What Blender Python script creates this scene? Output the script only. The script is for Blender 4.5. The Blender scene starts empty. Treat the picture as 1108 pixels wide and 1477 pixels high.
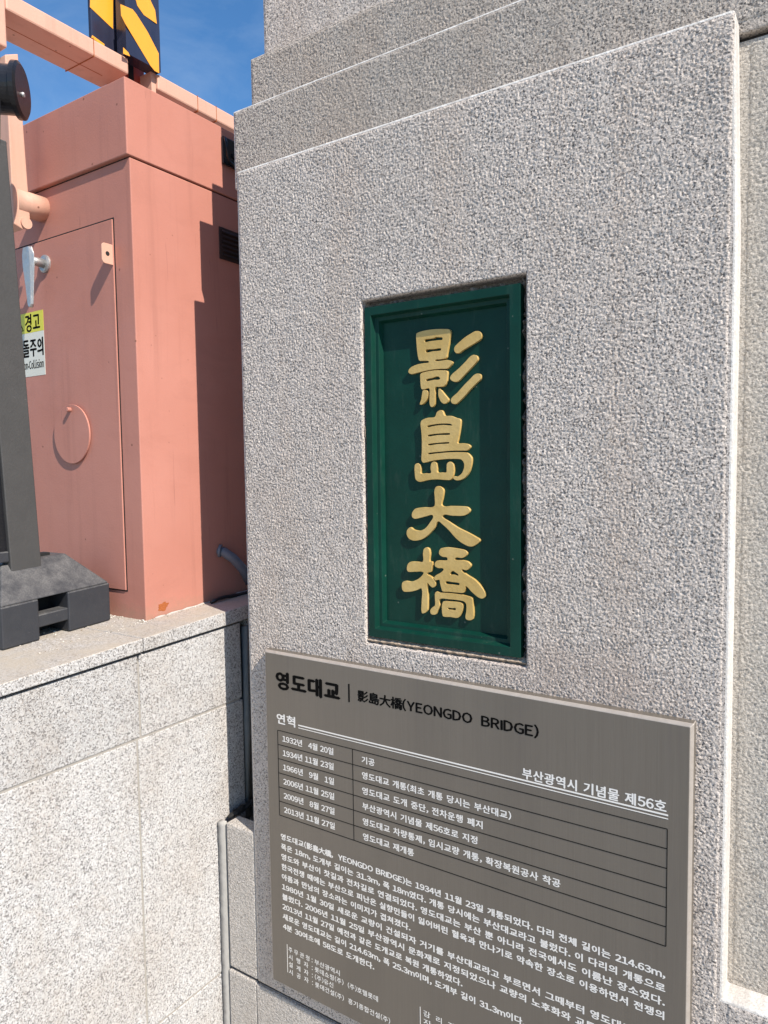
import bpy, bmesh, math, random
import numpy as np
from mathutils import Vector, Matrix, noise

# ------------------------------------------------------------------ camera, sky, sun
scene = bpy.context.scene
col = scene.collection
cam_d = bpy.data.cameras.new("camera")
cam = bpy.data.objects.new("camera", cam_d)
col.objects.link(cam)
cam_d.sensor_fit = 'VERTICAL'
cam_d.sensor_height = 36.0
cam_d.lens = 25.032982523193596
cam_d.clip_start = 0.02
cam_d.clip_end = 2000.0
_r = Vector((0.83658514, 0.54766933, -0.01355029)); _u = Vector((-0.02440885, 0.06197222, 0.99777936)); _f = Vector((-0.5472929, 0.83439664, -0.06521302))
_m = Matrix((( _r.x, _u.x, -_f.x), (_r.y, _u.y, -_f.y), (_r.z, _u.z, -_f.z)))
cam.matrix_world = Matrix.Translation((0, -1.45, 1.5)) @ _m.to_4x4()
scene.camera = cam

SUN = Vector((1.0, -0.33, 1.0)).normalized()
world = bpy.data.worlds.new("World")
scene.world = world
world.use_nodes = True
wn = world.node_tree
for n in list(wn.nodes):
    wn.nodes.remove(n)
wo = wn.nodes.new('ShaderNodeOutputWorld')
wb = wn.nodes.new('ShaderNodeBackground')
ws = wn.nodes.new('ShaderNodeTexSky')
ws.sky_type = 'NISHITA'
ws.sun_disc = False
ws.sun_elevation = math.asin(SUN.z)
ws.sun_rotation = math.atan2(SUN.x, SUN.y)
ws.air_density = 1.0
ws.dust_density = 0.0
ws.ozone_density = 3.0
wb.inputs['Strength'].default_value = 0.125
hs = wn.nodes.new('ShaderNodeHueSaturation')
hs.inputs['Saturation'].default_value = 1.22
hs.inputs['Value'].default_value = 1.0
wn.links.new(ws.outputs[0], hs.inputs['Color'])
tc = wn.nodes.new('ShaderNodeTexCoord')
mp = wn.nodes.new('ShaderNodeMapping'); mp.inputs['Scale'].default_value = (2.2, 3.2, 6.0); mp.inputs['Rotation'].default_value = (.3, .5, .2)
wn.links.new(tc.outputs['Generated'], mp.inputs['Vector'])
cn = wn.nodes.new('ShaderNodeTexNoise'); cn.inputs['Scale'].default_value = 1.6; cn.inputs['Detail'].default_value = 8; cn.inputs['Roughness'].default_value = .62; cn.inputs['Distortion'].default_value = 1.2
wn.links.new(mp.outputs[0], cn.inputs['Vector'])
cr = wn.nodes.new('ShaderNodeValToRGB'); cr.color_ramp.elements[0].position = .40; cr.color_ramp.elements[1].position = .78
cr.color_ramp.elements[0].color = (0, 0, 0, 1); cr.color_ramp.elements[1].color = (.16, .16, .16, 1)
wn.links.new(cn.outputs['Fac'], cr.inputs[0])
cm = wn.nodes.new('ShaderNodeMix'); cm.data_type = 'RGBA'; cm.inputs[7].default_value = (4.2, 4.9, 5.8, 1)
wn.links.new(cr.outputs[0], cm.inputs[0]); wn.links.new(hs.outputs[0], cm.inputs[6]); wn.links.new(cm.outputs[2], wb.inputs[0])
wn.links.new(wb.outputs[0], wo.inputs[0])
sd = bpy.data.lights.new("sun", 'SUN')
sd.energy = 5.0
sd.angle = math.radians(0.5)
sd.color = (1.0, 0.92, 0.82)
so = bpy.data.objects.new("sun", sd)
so.rotation_euler = (-SUN).to_track_quat('-Z', 'Y').to_euler()
so.location = (4, -4, 6)
col.objects.link(so)
scene.view_settings.view_transform = 'Standard'
scene.view_settings.look = 'None'
scene.view_settings.gamma = 1.0
scene.view_settings.use_curve_mapping = False
scene.view_settings.exposure = 0.48

# ------------------------------------------------------------------ helpers
def tag(o, label=None, cat=None, group=None, kind=None):
    if label: o['label'] = label
    if cat: o['category'] = cat
    if group: o['group'] = group
    if kind: o['kind'] = kind
    return o

def thing(name, loc, label, cat):
    o = bpy.data.objects.new(name, None)
    o.location = loc
    o.empty_display_size = 0.05
    col.objects.link(o)
    return tag(o, label, cat)

def world_loc(o):
    v = Vector((0, 0, 0))
    while o is not None:
        v += o.location
        o = o.parent
    return v

def link(name, bm, mat, parent=None, smooth=False, origin=None, label=None, kind=None):
    """bm is in world coordinates; the object gets its own origin inside its thing"""
    me = bpy.data.meshes.new(name)
    if bm.verts:
        n = len(bm.verts)
        c = Vector((0, 0, 0))
        for v in bm.verts: c += v.co
        c /= n
    else:
        c = Vector((0, 0, 0))
    if origin is not None: c = Vector(origin)
    for v in bm.verts: v.co -= c
    bm.normal_update()
    bm.to_mesh(me); bm.free()
    for p in me.polygons: p.use_smooth = smooth
    me.materials.append(mat)
    o = bpy.data.objects.new(name, me)
    o.location = c - (world_loc(parent) if parent else Vector((0, 0, 0)))
    if parent: o.parent = parent
    col.objects.link(o)
    if label: o['label'] = label
    if kind: o['kind'] = kind
    return o

def bevel(bm, w, seg=2, ang=0.5):
    bmesh.ops.recalc_face_normals(bm, faces=bm.faces[:])
    bm.normal_update()
    es = [e for e in bm.edges if len(e.link_faces) == 2 and e.calc_face_angle(0) > ang]
    bmesh.ops.bevel(bm, geom=es, offset=w, offset_type='OFFSET', segments=seg, profile=0.5, affect='EDGES', clamp_overlap=True)
    return bm

def add_hexa(bm, p):
    """p: 8 points, bottom 4 (ccw from above) then top 4"""
    v = [bm.verts.new(q) for q in p]
    for f in ((3, 2, 1, 0), (4, 5, 6, 7), (0, 1, 5, 4), (1, 2, 6, 5), (2, 3, 7, 6), (3, 0, 4, 7)):
        bm.faces.new([v[i] for i in f])
    return bm

def add_box(bm, lo, hi):
    x0, y0, z0 = lo; x1, y1, z1 = hi
    return add_hexa(bm, [(x0, y0, z0), (x1, y0, z0), (x1, y1, z0), (x0, y1, z0),
                         (x0, y0, z1), (x1, y0, z1), (x1, y1, z1), (x0, y1, z1)])

def box(name, lo, hi, mat, parent=None, bv=0.0, seg=2, **k):
    bm = add_box(bmesh.new(), lo, hi)
    if bv: bevel(bm, bv, seg)
    return link(name, bm, mat, parent, **k)

def prism(poly, axis, a, b, bm=None):
    """poly: list of 2-D points in the two axes other than 'axis' (x: (y,z), y: (x,z), z: (x,y))"""
    bm = bm or bmesh.new()
    def P(p, t):
        return {0: (t, p[0], p[1]), 1: (p[0], t, p[1]), 2: (p[0], p[1], t)}[axis]
    A = [bm.verts.new(P(p, a)) for p in poly]
    B = [bm.verts.new(P(p, b)) for p in poly]
    f0 = bm.faces.new(A); f1 = bm.faces.new(B[::-1])
    n = len(poly); fs = [f0, f1]
    for i in range(n):
        fs.append(bm.faces.new((A[i], B[i], B[(i + 1) % n], A[(i + 1) % n])))
    bmesh.ops.recalc_face_normals(bm, faces=fs)
    return bm

def tube(pts, radii, seg=20, bm=None, caps=True):
    bm = bm or bmesh.new()
    pts = [Vector(p) for p in pts]
    rings = []
    for i, p in enumerate(pts):
        d = (pts[min(i + 1, len(pts) - 1)] - pts[max(i - 1, 0)]).normalized()
        q = d.to_track_quat('Z', 'Y')
        r = radii[i] if isinstance(radii, (list, tuple)) else radii
        rings.append([bm.verts.new(p + q @ Vector((r * math.cos(2 * math.pi * k / seg), r * math.sin(2 * math.pi * k / seg), 0))) for k in range(seg)])
    fs = []
    for a, b in zip(rings, rings[1:]):
        for k in range(seg):
            fs.append(bm.faces.new((a[k], a[(k + 1) % seg], b[(k + 1) % seg], b[k])))
    if caps:
        fs.append(bm.faces.new(rings[0][::-1])); fs.append(bm.faces.new(rings[-1]))
    bmesh.ops.recalc_face_normals(bm, faces=fs)
    return bm

# ------------------------------------------------------------------ materials
class NT:
    def __init__(self, name):
        self.m = bpy.data.materials.new(name)
        self.m.use_nodes = True
        self.t = self.m.node_tree
        self.b = self.t.nodes['Principled BSDF']
        g = self.t.nodes.new('ShaderNodeNewGeometry')
        self.pos = g.outputs['Position']; self.nor = g.outputs['Normal']
    def new(self, k, **a):
        n = self.t.nodes.new(k)
        for i, v in a.items(): setattr(n, i, v)
        return n
    def set(self, sock, v):
        if isinstance(v, bpy.types.NodeSocket): self.t.links.new(v, sock)
        else: sock.default_value = v
    def scaled(self, s):
        n = self.new('ShaderNodeMapping'); self.set(n.inputs['Vector'], self.pos)
        n.inputs['Scale'].default_value = s if isinstance(s, tuple) else (s, s, s)
        return n.outputs[0]
    def noise(self, scale, detail=3, rough=.55, dist=0.0):
        n = self.new('ShaderNodeTexNoise')
        self.set(n.inputs['Vector'], self.scaled(scale))
        n.inputs['Scale'].default_value = 1.0
        n.inputs['Detail'].default_value = detail
        n.inputs['Roughness'].default_value = rough
        n.inputs['Distortion'].default_value = dist
        return n.outputs['Fac']
    def voro(self, scale, feature='F1', rnd=1.0, smooth=None):
        n = self.new('ShaderNodeTexVoronoi', feature=feature)
        self.set(n.inputs['Vector'], self.scaled(scale))
        n.inputs['Scale'].default_value = 1.0
        n.inputs['Randomness'].default_value = rnd
        return n.outputs['Distance']
    def cells(self, scale):
        n = self.new('ShaderNodeTexVoronoi', feature='F1')
        self.set(n.inputs['Vector'], self.scaled(scale))
        n.inputs['Scale'].default_value = 1.0
        s = self.new('ShaderNodeSeparateColor'); self.t.links.new(n.outputs['Color'], s.inputs[0])
        return s.outputs[0]
    def ramp(self, f, stops, interp='LINEAR'):
        n = self.new('ShaderNodeValToRGB'); self.set(n.inputs[0], f)
        e = n.color_ramp.elements; n.color_ramp.interpolation = interp
        while len(e) < len(stops): e.new(0.5)
        for x, (p, c) in zip(e, stops):
            x.position = p; x.color = (c, c, c, 1) if isinstance(c, (int, float)) else (*c, 1)
        return n.outputs[0]
    def math(self, op, a, b=0.0, c=None):
        n = self.new('ShaderNodeMath', operation=op); self.set(n.inputs[0], a); self.set(n.inputs[1], b)
        if c is not None: self.set(n.inputs[2], c)
        return n.outputs[0]
    def mix(self, f, a, b, mode='MIX'):
        n = self.new('ShaderNodeMix', data_type='RGBA', blend_type=mode)
        self.set(n.inputs[0], f)
        for i, v in ((6, a), (7, b)):
            self.set(n.inputs[i], v if isinstance(v, bpy.types.NodeSocket) else (*v, 1) if isinstance(v, tuple) else (v, v, v, 1))
        return n.outputs[2]
    def xyz(self):
        n = self.new('ShaderNodeSeparateXYZ'); self.set(n.inputs[0], self.pos); return n.outputs
    def bump(self, h, dist, strength=1.0, prev=None):
        n = self.new('ShaderNodeBump'); self.set(n.inputs['Height'], h)
        n.inputs['Distance'].default_value = dist
        self.set(n.inputs['Strength'], strength)
        if prev is not None: self.set(n.inputs['Normal'], prev)
        return n.outputs[0]
    def done(self, color, rough=.6, metal=0.0, normal=None, spec=.5, coat=0.0):
        self.set(self.b.inputs['Base Color'], color if isinstance(color, bpy.types.NodeSocket) else (*color, 1))
        self.set(self.b.inputs['Roughness'], rough)
        self.set(self.b.inputs['Metallic'], metal)
        self.b.inputs['Specular IOR Level'].default_value = spec
        if coat: self.b.inputs['Coat Weight'].default_value = coat
        if normal is not None: self.set(self.b.inputs['Normal'], normal)
        return self.m

def stone_material(name, base, dark, warm, grain=150.0, relief=0.004, smooth_zone=False, speck=.5, stain=.5, warmth=.5):
    """bush-hammered granite: pecked relief, mica specks, broad rusty and grey weathering"""
    n = NT(name)
    big = n.noise(1.7, 4, .6)
    streak = n.noise((7.0, 7.0, .55), 4, .6)
    peck = n.noise(grain, 3.0, .62, .35)
    peck2 = n.voro(grain * .62, 'SMOOTH_F1')
    mica = n.cells(grain * 1.9)
    c = n.mix(n.ramp(mica, [(0.0, 0.0), (.5, .45), (1.0, 1.0)]), tuple(b * .86 for b in base), tuple(min(1, b * 1.16) for b in base))
    c = n.mix(n.math('MULTIPLY', n.ramp(n.cells(grain * 1.3), [(.0, 1.0), (.10, 1.0), (.14, 0.0)]), speck), c, dark)
    c = n.mix(n.math('MULTIPLY', n.ramp(n.noise(grain * .8, 2, .6), [(.32, 1.0), (.44, 0.0)]), speck * .9), c, dark)
    c = n.mix(n.math('MULTIPLY', n.ramp(streak, [(.50, 0.0), (.66, 1.0)]), .34 * warmth), c, warm)
    c = n.mix(n.math('MULTIPLY', n.ramp(big, [(.45, 0.0), (.62, 1.0)]), .30 * stain), c, tuple(b * .62 for b in base))
    c = n.mix(n.math('MULTIPLY', n.ramp(n.noise(3.3, 5, .7), [(.52, 0.0), (.68, 1.0)]), .26 * warmth), c, warm)
    if smooth_zone:
        x, y, z = n.xyz()
        wob = n.math('MULTIPLY', n.math('SUBTRACT', n.noise(9.0, 5, .7), .5), .55)
        dx = n.math('DIVIDE', n.math('ADD', x, .50), .34); dz = n.math('DIVIDE', n.math('SUBTRACT', z, 1.045), .10)
        rr = n.math('ADD', n.math('SQRT', n.math('ADD', n.math('MULTIPLY', dx, dx), n.math('MULTIPLY', dz, dz))), wob)
        c = n.mix(n.math('MULTIPLY', n.ramp(rr, [(.35, 1.0), (1.0, 0.0)]), .38), c, (.36, .27, .22))
    fine_streak = n.noise((38.0, 38.0, 1.1), 4, .65)
    c = n.mix(n.math('MULTIPLY', n.ramp(fine_streak, [(.54, 0.0), (.70, 1.0)]), .22 * stain), c, tuple(b * .55 for b in base))
    h = n.math('ADD', n.math('MULTIPLY', peck, 1.0), n.math('MULTIPLY', peck2, .55))
    st = 1.0
    c = n.mix(n.math('MULTIPLY', n.ramp(peck, [(.36, 1.0), (.50, 0.0)]), .55), c, tuple(b * .45 for b in base))
    c = n.mix(n.math('MULTIPLY', n.ramp(peck, [(.52, 0.0), (.66, 1.0)]), .5), c, tuple(min(.85, b * 1.28) for b in base))
    nrm = n.bump(h, relief, st)
    return n.done(c, .85, 0, nrm, .3)

M = {}
M['pillar'] = stone_material('bush_hammered_granite', (.625, .552, .488), (.10, .09, .085), (.48, .36, .27), 265, .0026, True, 1.0, .6, .7)
M['pillar_top'] = stone_material('weathered_granite', (.50, .44, .38), (.09, .08, .075), (.38, .29, .22), 270, .0022, False, 1.0, .8, .9)
M['pillar_warm'] = stone_material('yellowed_granite', (.54, .49, .425), (.13, .115, .10), (.48, .40, .31), 270, .0022, False, .5, .4, 1.0)
M['plinth'] = stone_material('plinth_granite', (.56, .52, .475), (.16, .15, .14), (.54, .45, .36), 230, .006, False, .45, .3, .6)

n = NT('sunlit_dressed_margin')
M['lit_arris'] = n.done(n.mix(n.math('MULTIPLY', n.ramp(n.noise((16.0, 3.0, .4), 3, .7), [(.48, 0.0), (.62, 1.0)]), .65), n.mix(n.ramp(n.noise(150, 3, .7), [(.35, 0.0), (.6, 1.0)]), (.52, .49, .45), (.74, .72, .68)), (.40, .37, .34)), .8, 0, n.bump(n.noise(150, 3, .6), .002), .3)  # smooth dressed stone edge, made paler to paint sunlight into its colour
def with_lit_arris(o, side=False):  # puts the painted sunlight on chamfers, slab side and sill top
    me = o.data; me.materials.append(M['lit_arris'])
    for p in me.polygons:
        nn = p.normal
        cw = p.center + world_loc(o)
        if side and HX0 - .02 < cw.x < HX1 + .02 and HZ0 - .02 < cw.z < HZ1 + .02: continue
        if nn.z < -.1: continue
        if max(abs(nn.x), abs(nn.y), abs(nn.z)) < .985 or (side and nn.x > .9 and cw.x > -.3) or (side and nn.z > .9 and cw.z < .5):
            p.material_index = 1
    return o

def flamed(name, top=False):
    n = NT(name)
    a = n.cells(300.0)
    c = n.ramp(a, [(0.0, (.17, .162, .158)), (.12, (.25, .238, .23)), (.26, (.40, .39, .38)), (.6, (.51, .50, .485)), (1.0, (.61, .60, .59))])
    sp = n.ramp(n.noise(215.0, 2, .65), [(.34, 1.0), (.43, 0.0)])
    c = n.mix(n.math('MULTIPLY', sp, .9), c, (.10, .095, .095))
    sp2 = n.ramp(n.noise(150.0, 2, .6, .5), [(.57, 0.0), (.64, 1.0)])
    c = n.mix(n.math('MULTIPLY', sp2, .45), c, (.42, .37, .33))
    c = n.mix(n.math('MULTIPLY', n.ramp(n.noise(3.2, 4, .6), [(.46, 0.0), (.66, 1.0)]), .30), c, (.66, .55, .44), 'MULTIPLY')
    c = n.mix(n.math('MULTIPLY', n.ramp(n.noise(14.0, 4, .65), [(.58, 0.0), (.70, 1.0)]), .22), c, (.50, .44, .38))
    rare = n.ramp(n.cells(26.0), [(.0, 1.0), (.012, 1.0), (.016, 0.0)])
    rd = n.ramp(n.voro(26.0), [(.0, 1.0), (.10, 1.0), (.16, 0.0)])
    c = n.mix(n.math('MULTIPLY', rare, rd), c, (.05, .045, .05))
    if top:
        s = n.new('ShaderNodeSeparateXYZ'); n.set(s.inputs[0], n.nor)
        up = n.ramp(s.outputs[2], [(.55, 0.0), (.8, 1.0)])
        dirt = n.ramp(n.noise(9.0, 5, .7), [(.30, .20), (.64, .90)])
        c = n.mix(n.math('MULTIPLY', up, dirt), c, n.mix(n.noise(160, 3, .7), (.37, .31, .22), (.57, .51, .43)))
    oi = n.new('ShaderNodeObjectInfo')
    tone = n.math('ADD', n.math('MULTIPLY', oi.outputs['Random'], .14), .90)
    c = n.mix(1.0, c, tone, 'MULTIPLY')
    runs = n.ramp(n.noise((30.0, 30.0, .9), 4, .65), [(.55, 0.0), (.72, 1.0)])
    c = n.mix(n.math('MULTIPLY', runs, .16), c, (.34, .30, .25))
    h = n.math('ADD', n.noise(230.0, 3, .6), n.math('MULTIPLY', n.noise(60.0, 2, .5), .6))
    return n.done(c, .75, 0, n.bump(h, .0011, 1.0), .35)
M['wall'] = flamed('flamed_white_granite')
M['coping'] = flamed('coping_granite', True)

def mortar(name, a, b, sc=120.0, rel=.003):
    n = NT(name)
    c = n.mix(n.noise(sc, 4, .65), a, b)
    return n.done(c, .9, 0, n.bump(n.noise(sc * .8, 4, .65), rel), .2)
M['mortar'] = mortar('joint_mortar', (.27, .25, .22), (.42, .39, .35))
M['dark_joint'] = mortar('dark_open_joint', (.02, .02, .02), (.07, .06, .055))
M['gap_mortar'] = mortar('crumbled_gap_mortar', (.05, .045, .04), (.52, .46, .40), 230, .010)
M['sealant'] = mortar('grey_sealant', (.30, .29, .27), (.40, .385, .36), 40, .0015)
M['dark_sealant'] = mortar('dark_sealant', (.14, .145, .14), (.24, .245, .24), 30, .002)
M['white_sealant'] = mortar('white_sealant', (.38, .35, .32), (.55, .52, .48), 60, .002)

def salmon(name, base, pale=.25):
    n = NT(name)
    fade = n.noise(2.6, 4, .6)
    c = n.mix(n.math('MULTIPLY', n.ramp(fade, [(.35, 0.0), (.7, 1.0)]), pale), base, tuple(min(1, b * 1.12 + .04) for b in base))
    st = n.noise((26.0, 26.0, 1.3), 4, .6)
    c = n.mix(n.math('MULTIPLY', n.ramp(st, [(.54, 0.0), (.70, 1.0)]), .30), c, tuple(b * .70 for b in base))
    # small chips and rusty specks
    chip = n.math('MULTIPLY', n.ramp(n.cells(34.0), [(0, 1.0), (.10, 1.0), (.11, 0.0)]), n.ramp(n.voro(34.0), [(0, 1.0), (.09, 1.0), (.14, 0.0)]))
    c = n.mix(n.math('MULTIPLY', chip, .8), c, (.16, .07, .04))
    scr = n.noise((90.0, 90.0, 3.0), 2, .5, 1.2)
    c = n.mix(n.math('MULTIPLY', n.ramp(scr, [(.735, 0.0), (.76, 1.0)]), .35), c, tuple(b * .6 for b in base))
    smear = n.noise((4.0, 4.0, 9.0), 5, .7, 1.0)
    c = n.mix(n.math('MULTIPLY', n.ramp(smear, [(.52, 0.0), (.66, 1.0)]), .18), c, tuple(b * .78 for b in base))
    x, y, z = n.xyz()
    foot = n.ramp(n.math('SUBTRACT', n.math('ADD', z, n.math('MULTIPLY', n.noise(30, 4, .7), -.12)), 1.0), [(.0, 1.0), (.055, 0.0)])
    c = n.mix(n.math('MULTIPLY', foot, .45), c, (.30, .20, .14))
    h = n.math('ADD', n.noise(190.0, 2, .5), n.math('MULTIPLY', n.noise(7.0, 2, .5), 3.0))
    return n.done(c, n.ramp(n.noise(12, 3, .6), [(.3, .46), (.7, .60)]), 0, n.bump(h, .00045, .8), .22)
M['salmon'] = salmon('salmon_paint', (.46, .196, .147), .42)
M['salmon_frame'] = salmon('faded_salmon_paint', (.58, .335, .245), .5)

n = NT('frame_rust'); M['rust'] = n.done(n.mix(n.noise(200, 4, .7), (.22, .06, .02), (.50, .16, .05)), .9, 0, n.bump(n.noise(300, 3, .6), .002), .2)
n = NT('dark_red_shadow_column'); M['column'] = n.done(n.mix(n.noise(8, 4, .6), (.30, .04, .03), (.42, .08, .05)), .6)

def plastic(name, c0, dust, amount, rough=.5):
    n = NT(name)
    s = n.new('ShaderNodeSeparateXYZ'); n.set(s.inputs[0], n.nor)
    d = n.ramp(n.noise(18.0, 5, .7), [(.35, .15), (.68, 1.0)])
    fine = n.ramp(n.noise(260.0, 3, .7), [(.35, .5), (.65, 1.0)])
    up = n.ramp(s.outputs[2], [(.05, .10), (.45, 1.0)])
    f = n.math('MULTIPLY', n.math('MULTIPLY', d, fine), n.math('MULTIPLY', up, amount))
    c = n.mix(f, c0, dust)
    scuff = n.ramp(n.noise((30.0, 12.0, 50.0), 4, .75, .8), [(.66, 0.0), (.74, 1.0)])
    c = n.mix(n.math('MULTIPLY', scuff, .5), c, dust)
    return n.done(c, rough, 0, n.bump(n.noise(120.0, 3, .6), .0006), .4)
M['rubber'] = plastic('dusty_black_rubber', (.026, .028, .034), (.20, .192, .183), .75, .55)
M['grey_paint'] = plastic('weathered_charcoal_paint', (.050, .049, .048), (.135, .128, .12), 1.4, .6)
M['black_plastic'] = plastic('black_plastic', (.010, .010, .012), (.08, .08, .09), .35, .30)
n = NT('matte_black'); M['black'] = n.done((.008, .008, .008), .8)

n = NT('green_enamel')
spk = n.math('MULTIPLY', n.ramp(n.cells(60.0), [(0, 1.0), (.05, 1.0), (.06, 0.0)]), n.ramp(n.voro(60.0), [(0, 1.0), (.10, 1.0), (.16, 0.0)]))
dst = n.math('MAXIMUM', n.math('MULTIPLY', spk, .5), n.math('MULTIPLY', n.ramp(n.noise((30.0, 30.0, 6.0), 5, .75), [(.55, 0.0), (.75, 1.0)]), .10))
M['green'] = n.done(n.mix(dst, n.mix(n.ramp(n.noise(6, 4, .6), [(.35, 0.0), (.7, 1.0)]), (.0022, .031, .021), (.0034, .043, .029)), (.16, .18, .15)),
                    n.ramp(n.noise(16, 3, .6), [(.3, .34), (.7, .52)]), 0, n.bump(n.noise(60, 3, .55), .0006), .20)
n = NT('gold_paint')
M['gold'] = n.done(n.mix(n.ramp(n.noise(11, 4, .65), [(.35, 0.0), (.7, 1.0)]), (.52, .345, .105), (.62, .435, .165)), .45, .10, n.bump(n.noise(110, 3, .55), .0007), .5)
n = NT('brushed_bronze_steel')
br = n.noise((420.0, 420.0, 5.0), 3, .6)
cl = n.noise((9.0, 9.0, 1.2), 4, .6)
c = n.mix(n.ramp(br, [(.3, 0.0), (.7, 1.0)]), (.166, .144, .118), (.184, .160, .131))
c = n.mix(n.math('MULTIPLY', n.ramp(cl, [(.45, 0.0), (.7, 1.0)]), .30), c, (.128, .112, .094))
x, y, z = n.xyz()
drip = n.math('MULTIPLY', n.ramp(n.noise((60.0, 1.0, 1.5), 2, .5), [(.64, 0.0), (.72, 1.0)]), n.ramp(z, [(.72, 0.0), (.98, 1.0)]))
c = n.mix(n.math('MULTIPLY', drip, .5), c, (.15, .13, .115))
M['bronze'] = n.done(c, n.ramp(br, [(.3, .34), (.7, .46)]), .30, n.bump(br, .00025), .5)
n = NT('ink_white'); M['white_ink'] = n.done((.80, .765, .71), .55)
n = NT('ink_black'); M['black_ink'] = n.done((.006, .0055, .005), .9, 0, None, .05)
n = NT('sticker_white'); M['st_white'] = n.done(n.mix(n.noise(9, 3, .6), (.62, .60, .50), (.72, .70, .62)), .45)
n = NT('sticker_yellow'); M['st_yellow'] = n.done(n.mix(n.noise(9, 3, .6), (.60, .56, .03), (.70, .64, .06)), .45)
n = NT('hazard_black'); M['hz_black'] = n.done(n.mix(n.noise((14, 14, 3), 3, .6), (.012, .014, .030), (.040, .042, .070)), .22, 0, None, .6)
n = NT('hazard_orange'); M['hz_orange'] = n.done(n.mix(n.noise((14, 14, 4), 4, .6), (.78, .31, .020), (.86, .40, .045)), .30, 0, None, .5)
n = NT('galvanised_steel'); M['chrome'] = n.done(n.mix(n.noise(60, 4, .7), (.34, .34, .34), (.60, .60, .59)), n.ramp(n.noise(80, 3, .6), [(.3, .32), (.7, .60)]), .7, n.bump(n.noise(140, 3, .6), .0008))
n = NT('conduit_grey'); M['conduit'] = n.done(n.mix(n.noise(30, 3, .6), (.10, .11, .14), (.16, .17, .20)), .55)
n = NT('grit_pale'); M['grit'] = n.done(n.mix(n.cells(90.0), (.20, .15, .10), (.78, .74, .66)), .85)
n = NT('pavement')
pc = n.mix(n.noise(3, 4, .6), (.30, .29, .27), (.40, .385, .36))
M['ground'] = n.done(n.mix(n.math('MULTIPLY', n.noise(300, 2, .6), .4), pc, (.15, .145, .14)), .9, 0, n.bump(n.noise(200, 3, .6), .002), .2)

# ------------------------------------------------------------------ ground
bm = bmesh.new()
vs = [bm.verts.new(p) for p in ((-900, -900, -.22), (900, -900, -.22), (900, 900, -.22), (-900, 900, -.22))]
bm.faces.new(vs)
tag(link('ground', bm, M['ground']), kind='structure')

def zc(y):            # top of the parapet coping, which climbs gently towards the pillar
    return 1.0603 + .058 * (y + .12)

# ------------------------------------------------------------------ the stone pillar
pil = thing('stone_pillar', (-.44, .4, -.22), "tall stepped pillar of rough grey bush-hammered granite carrying the green name plaque", "pillar")

def grid_slab(X, Z, missing, y0, y1):
    """slab with rectangular cells left out (the plaque niche, the panel to the right)"""
    bm = bmesh.new(); g = {}
    nx, nz = len(X) - 1, len(Z) - 1
    def V(k, i, j):
        if (k, i, j) not in g: g[k, i, j] = bm.verts.new((X[i], (y0, y1)[k], Z[j]))
        return g[k, i, j]
    on_ = lambda i, j: 0 <= i < nx and 0 <= j < nz and (i, j) not in missing
    for i in range(nx):
        for j in range(nz):
            if not on_(i, j): continue
            for k in (0, 1): bm.faces.new([V(k, i, j), V(k, i + 1, j), V(k, i + 1, j + 1), V(k, i, j + 1)])
            for (di, dj, p, q) in ((-1, 0, (i, j), (i, j + 1)), (1, 0, (i + 1, j), (i + 1, j + 1)), (0, -1, (i, j), (i + 1, j)), (0, 1, (i, j + 1), (i + 1, j + 1))):
                if not on_(i + di, j + dj):
                    bm.faces.new((V(0, *p), V(0, *q), V(1, *q), V(1, *p)))
    bmesh.ops.recalc_face_normals(bm, faces=bm.faces[:])
    return bm

HX0, HX1, HZ0, HZ1 = -1.0085, -.5845, 1.055, 1.9005
bm = grid_slab([-1.417, HX0, HX1, -.182, .66], [.0, .4605, HZ0, HZ1, 2.301], {(1, 2), (3, 1), (3, 2), (3, 3)}, 0.0, .060)
# the slab leans in by a few millimetres at its upper right corner
for v in bm.verts:
    if -.3 < v.co.x < -.1 and v.co.z > 2: v.co.x -= .010
bevel(bm, .006, 3)
with_lit_arris(link('front_slab', bm, M['pillar'], pil, smooth=False), True)
box('pillar_body', (-1.468, .058, -.22), (.62, .90, 2.270), M['pillar_warm'], pil, .004)
with_lit_arris(box('stone_course', (-1.472, .050, 2.279), (.63, .91, 2.493), M['pillar_top'], pil, .005, 3))
box('stone_course', (-1.4435, .095, 2.4935), (.60, .88, 2.646), M['pillar_top'], pil, .0045, 3)
box('stone_course', (-1.4275, .135, 2.6465), (.58, .86, 3.2), M['pillar'], pil, .0045, 3)
box('plinth_stone', (-1.530, .0015, .000), (-1.4175, .056, .447), M['plinth'], pil, .006, 3)
box('base_stone', (-1.532, -.001, -.22), (-1.4215, .056, -.008), M['plinth'], pil, .004)
box('base_stone', (-1.4200, -.0015, -.22), (-.30, .056, -.010), M['plinth'], pil, .004)
box('base_stone', (-.2985, -.001, -.22), (.66, .056, -.008), M['plinth'], pil, .004)
box('joint', (-1.525, .010, -.20), (.60, .057, .30), M['dark_joint'], pil)
box('joint', (-1.46, .070, 2.26), (.58, .80, 2.29), M['dark_joint'], pil)

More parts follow.
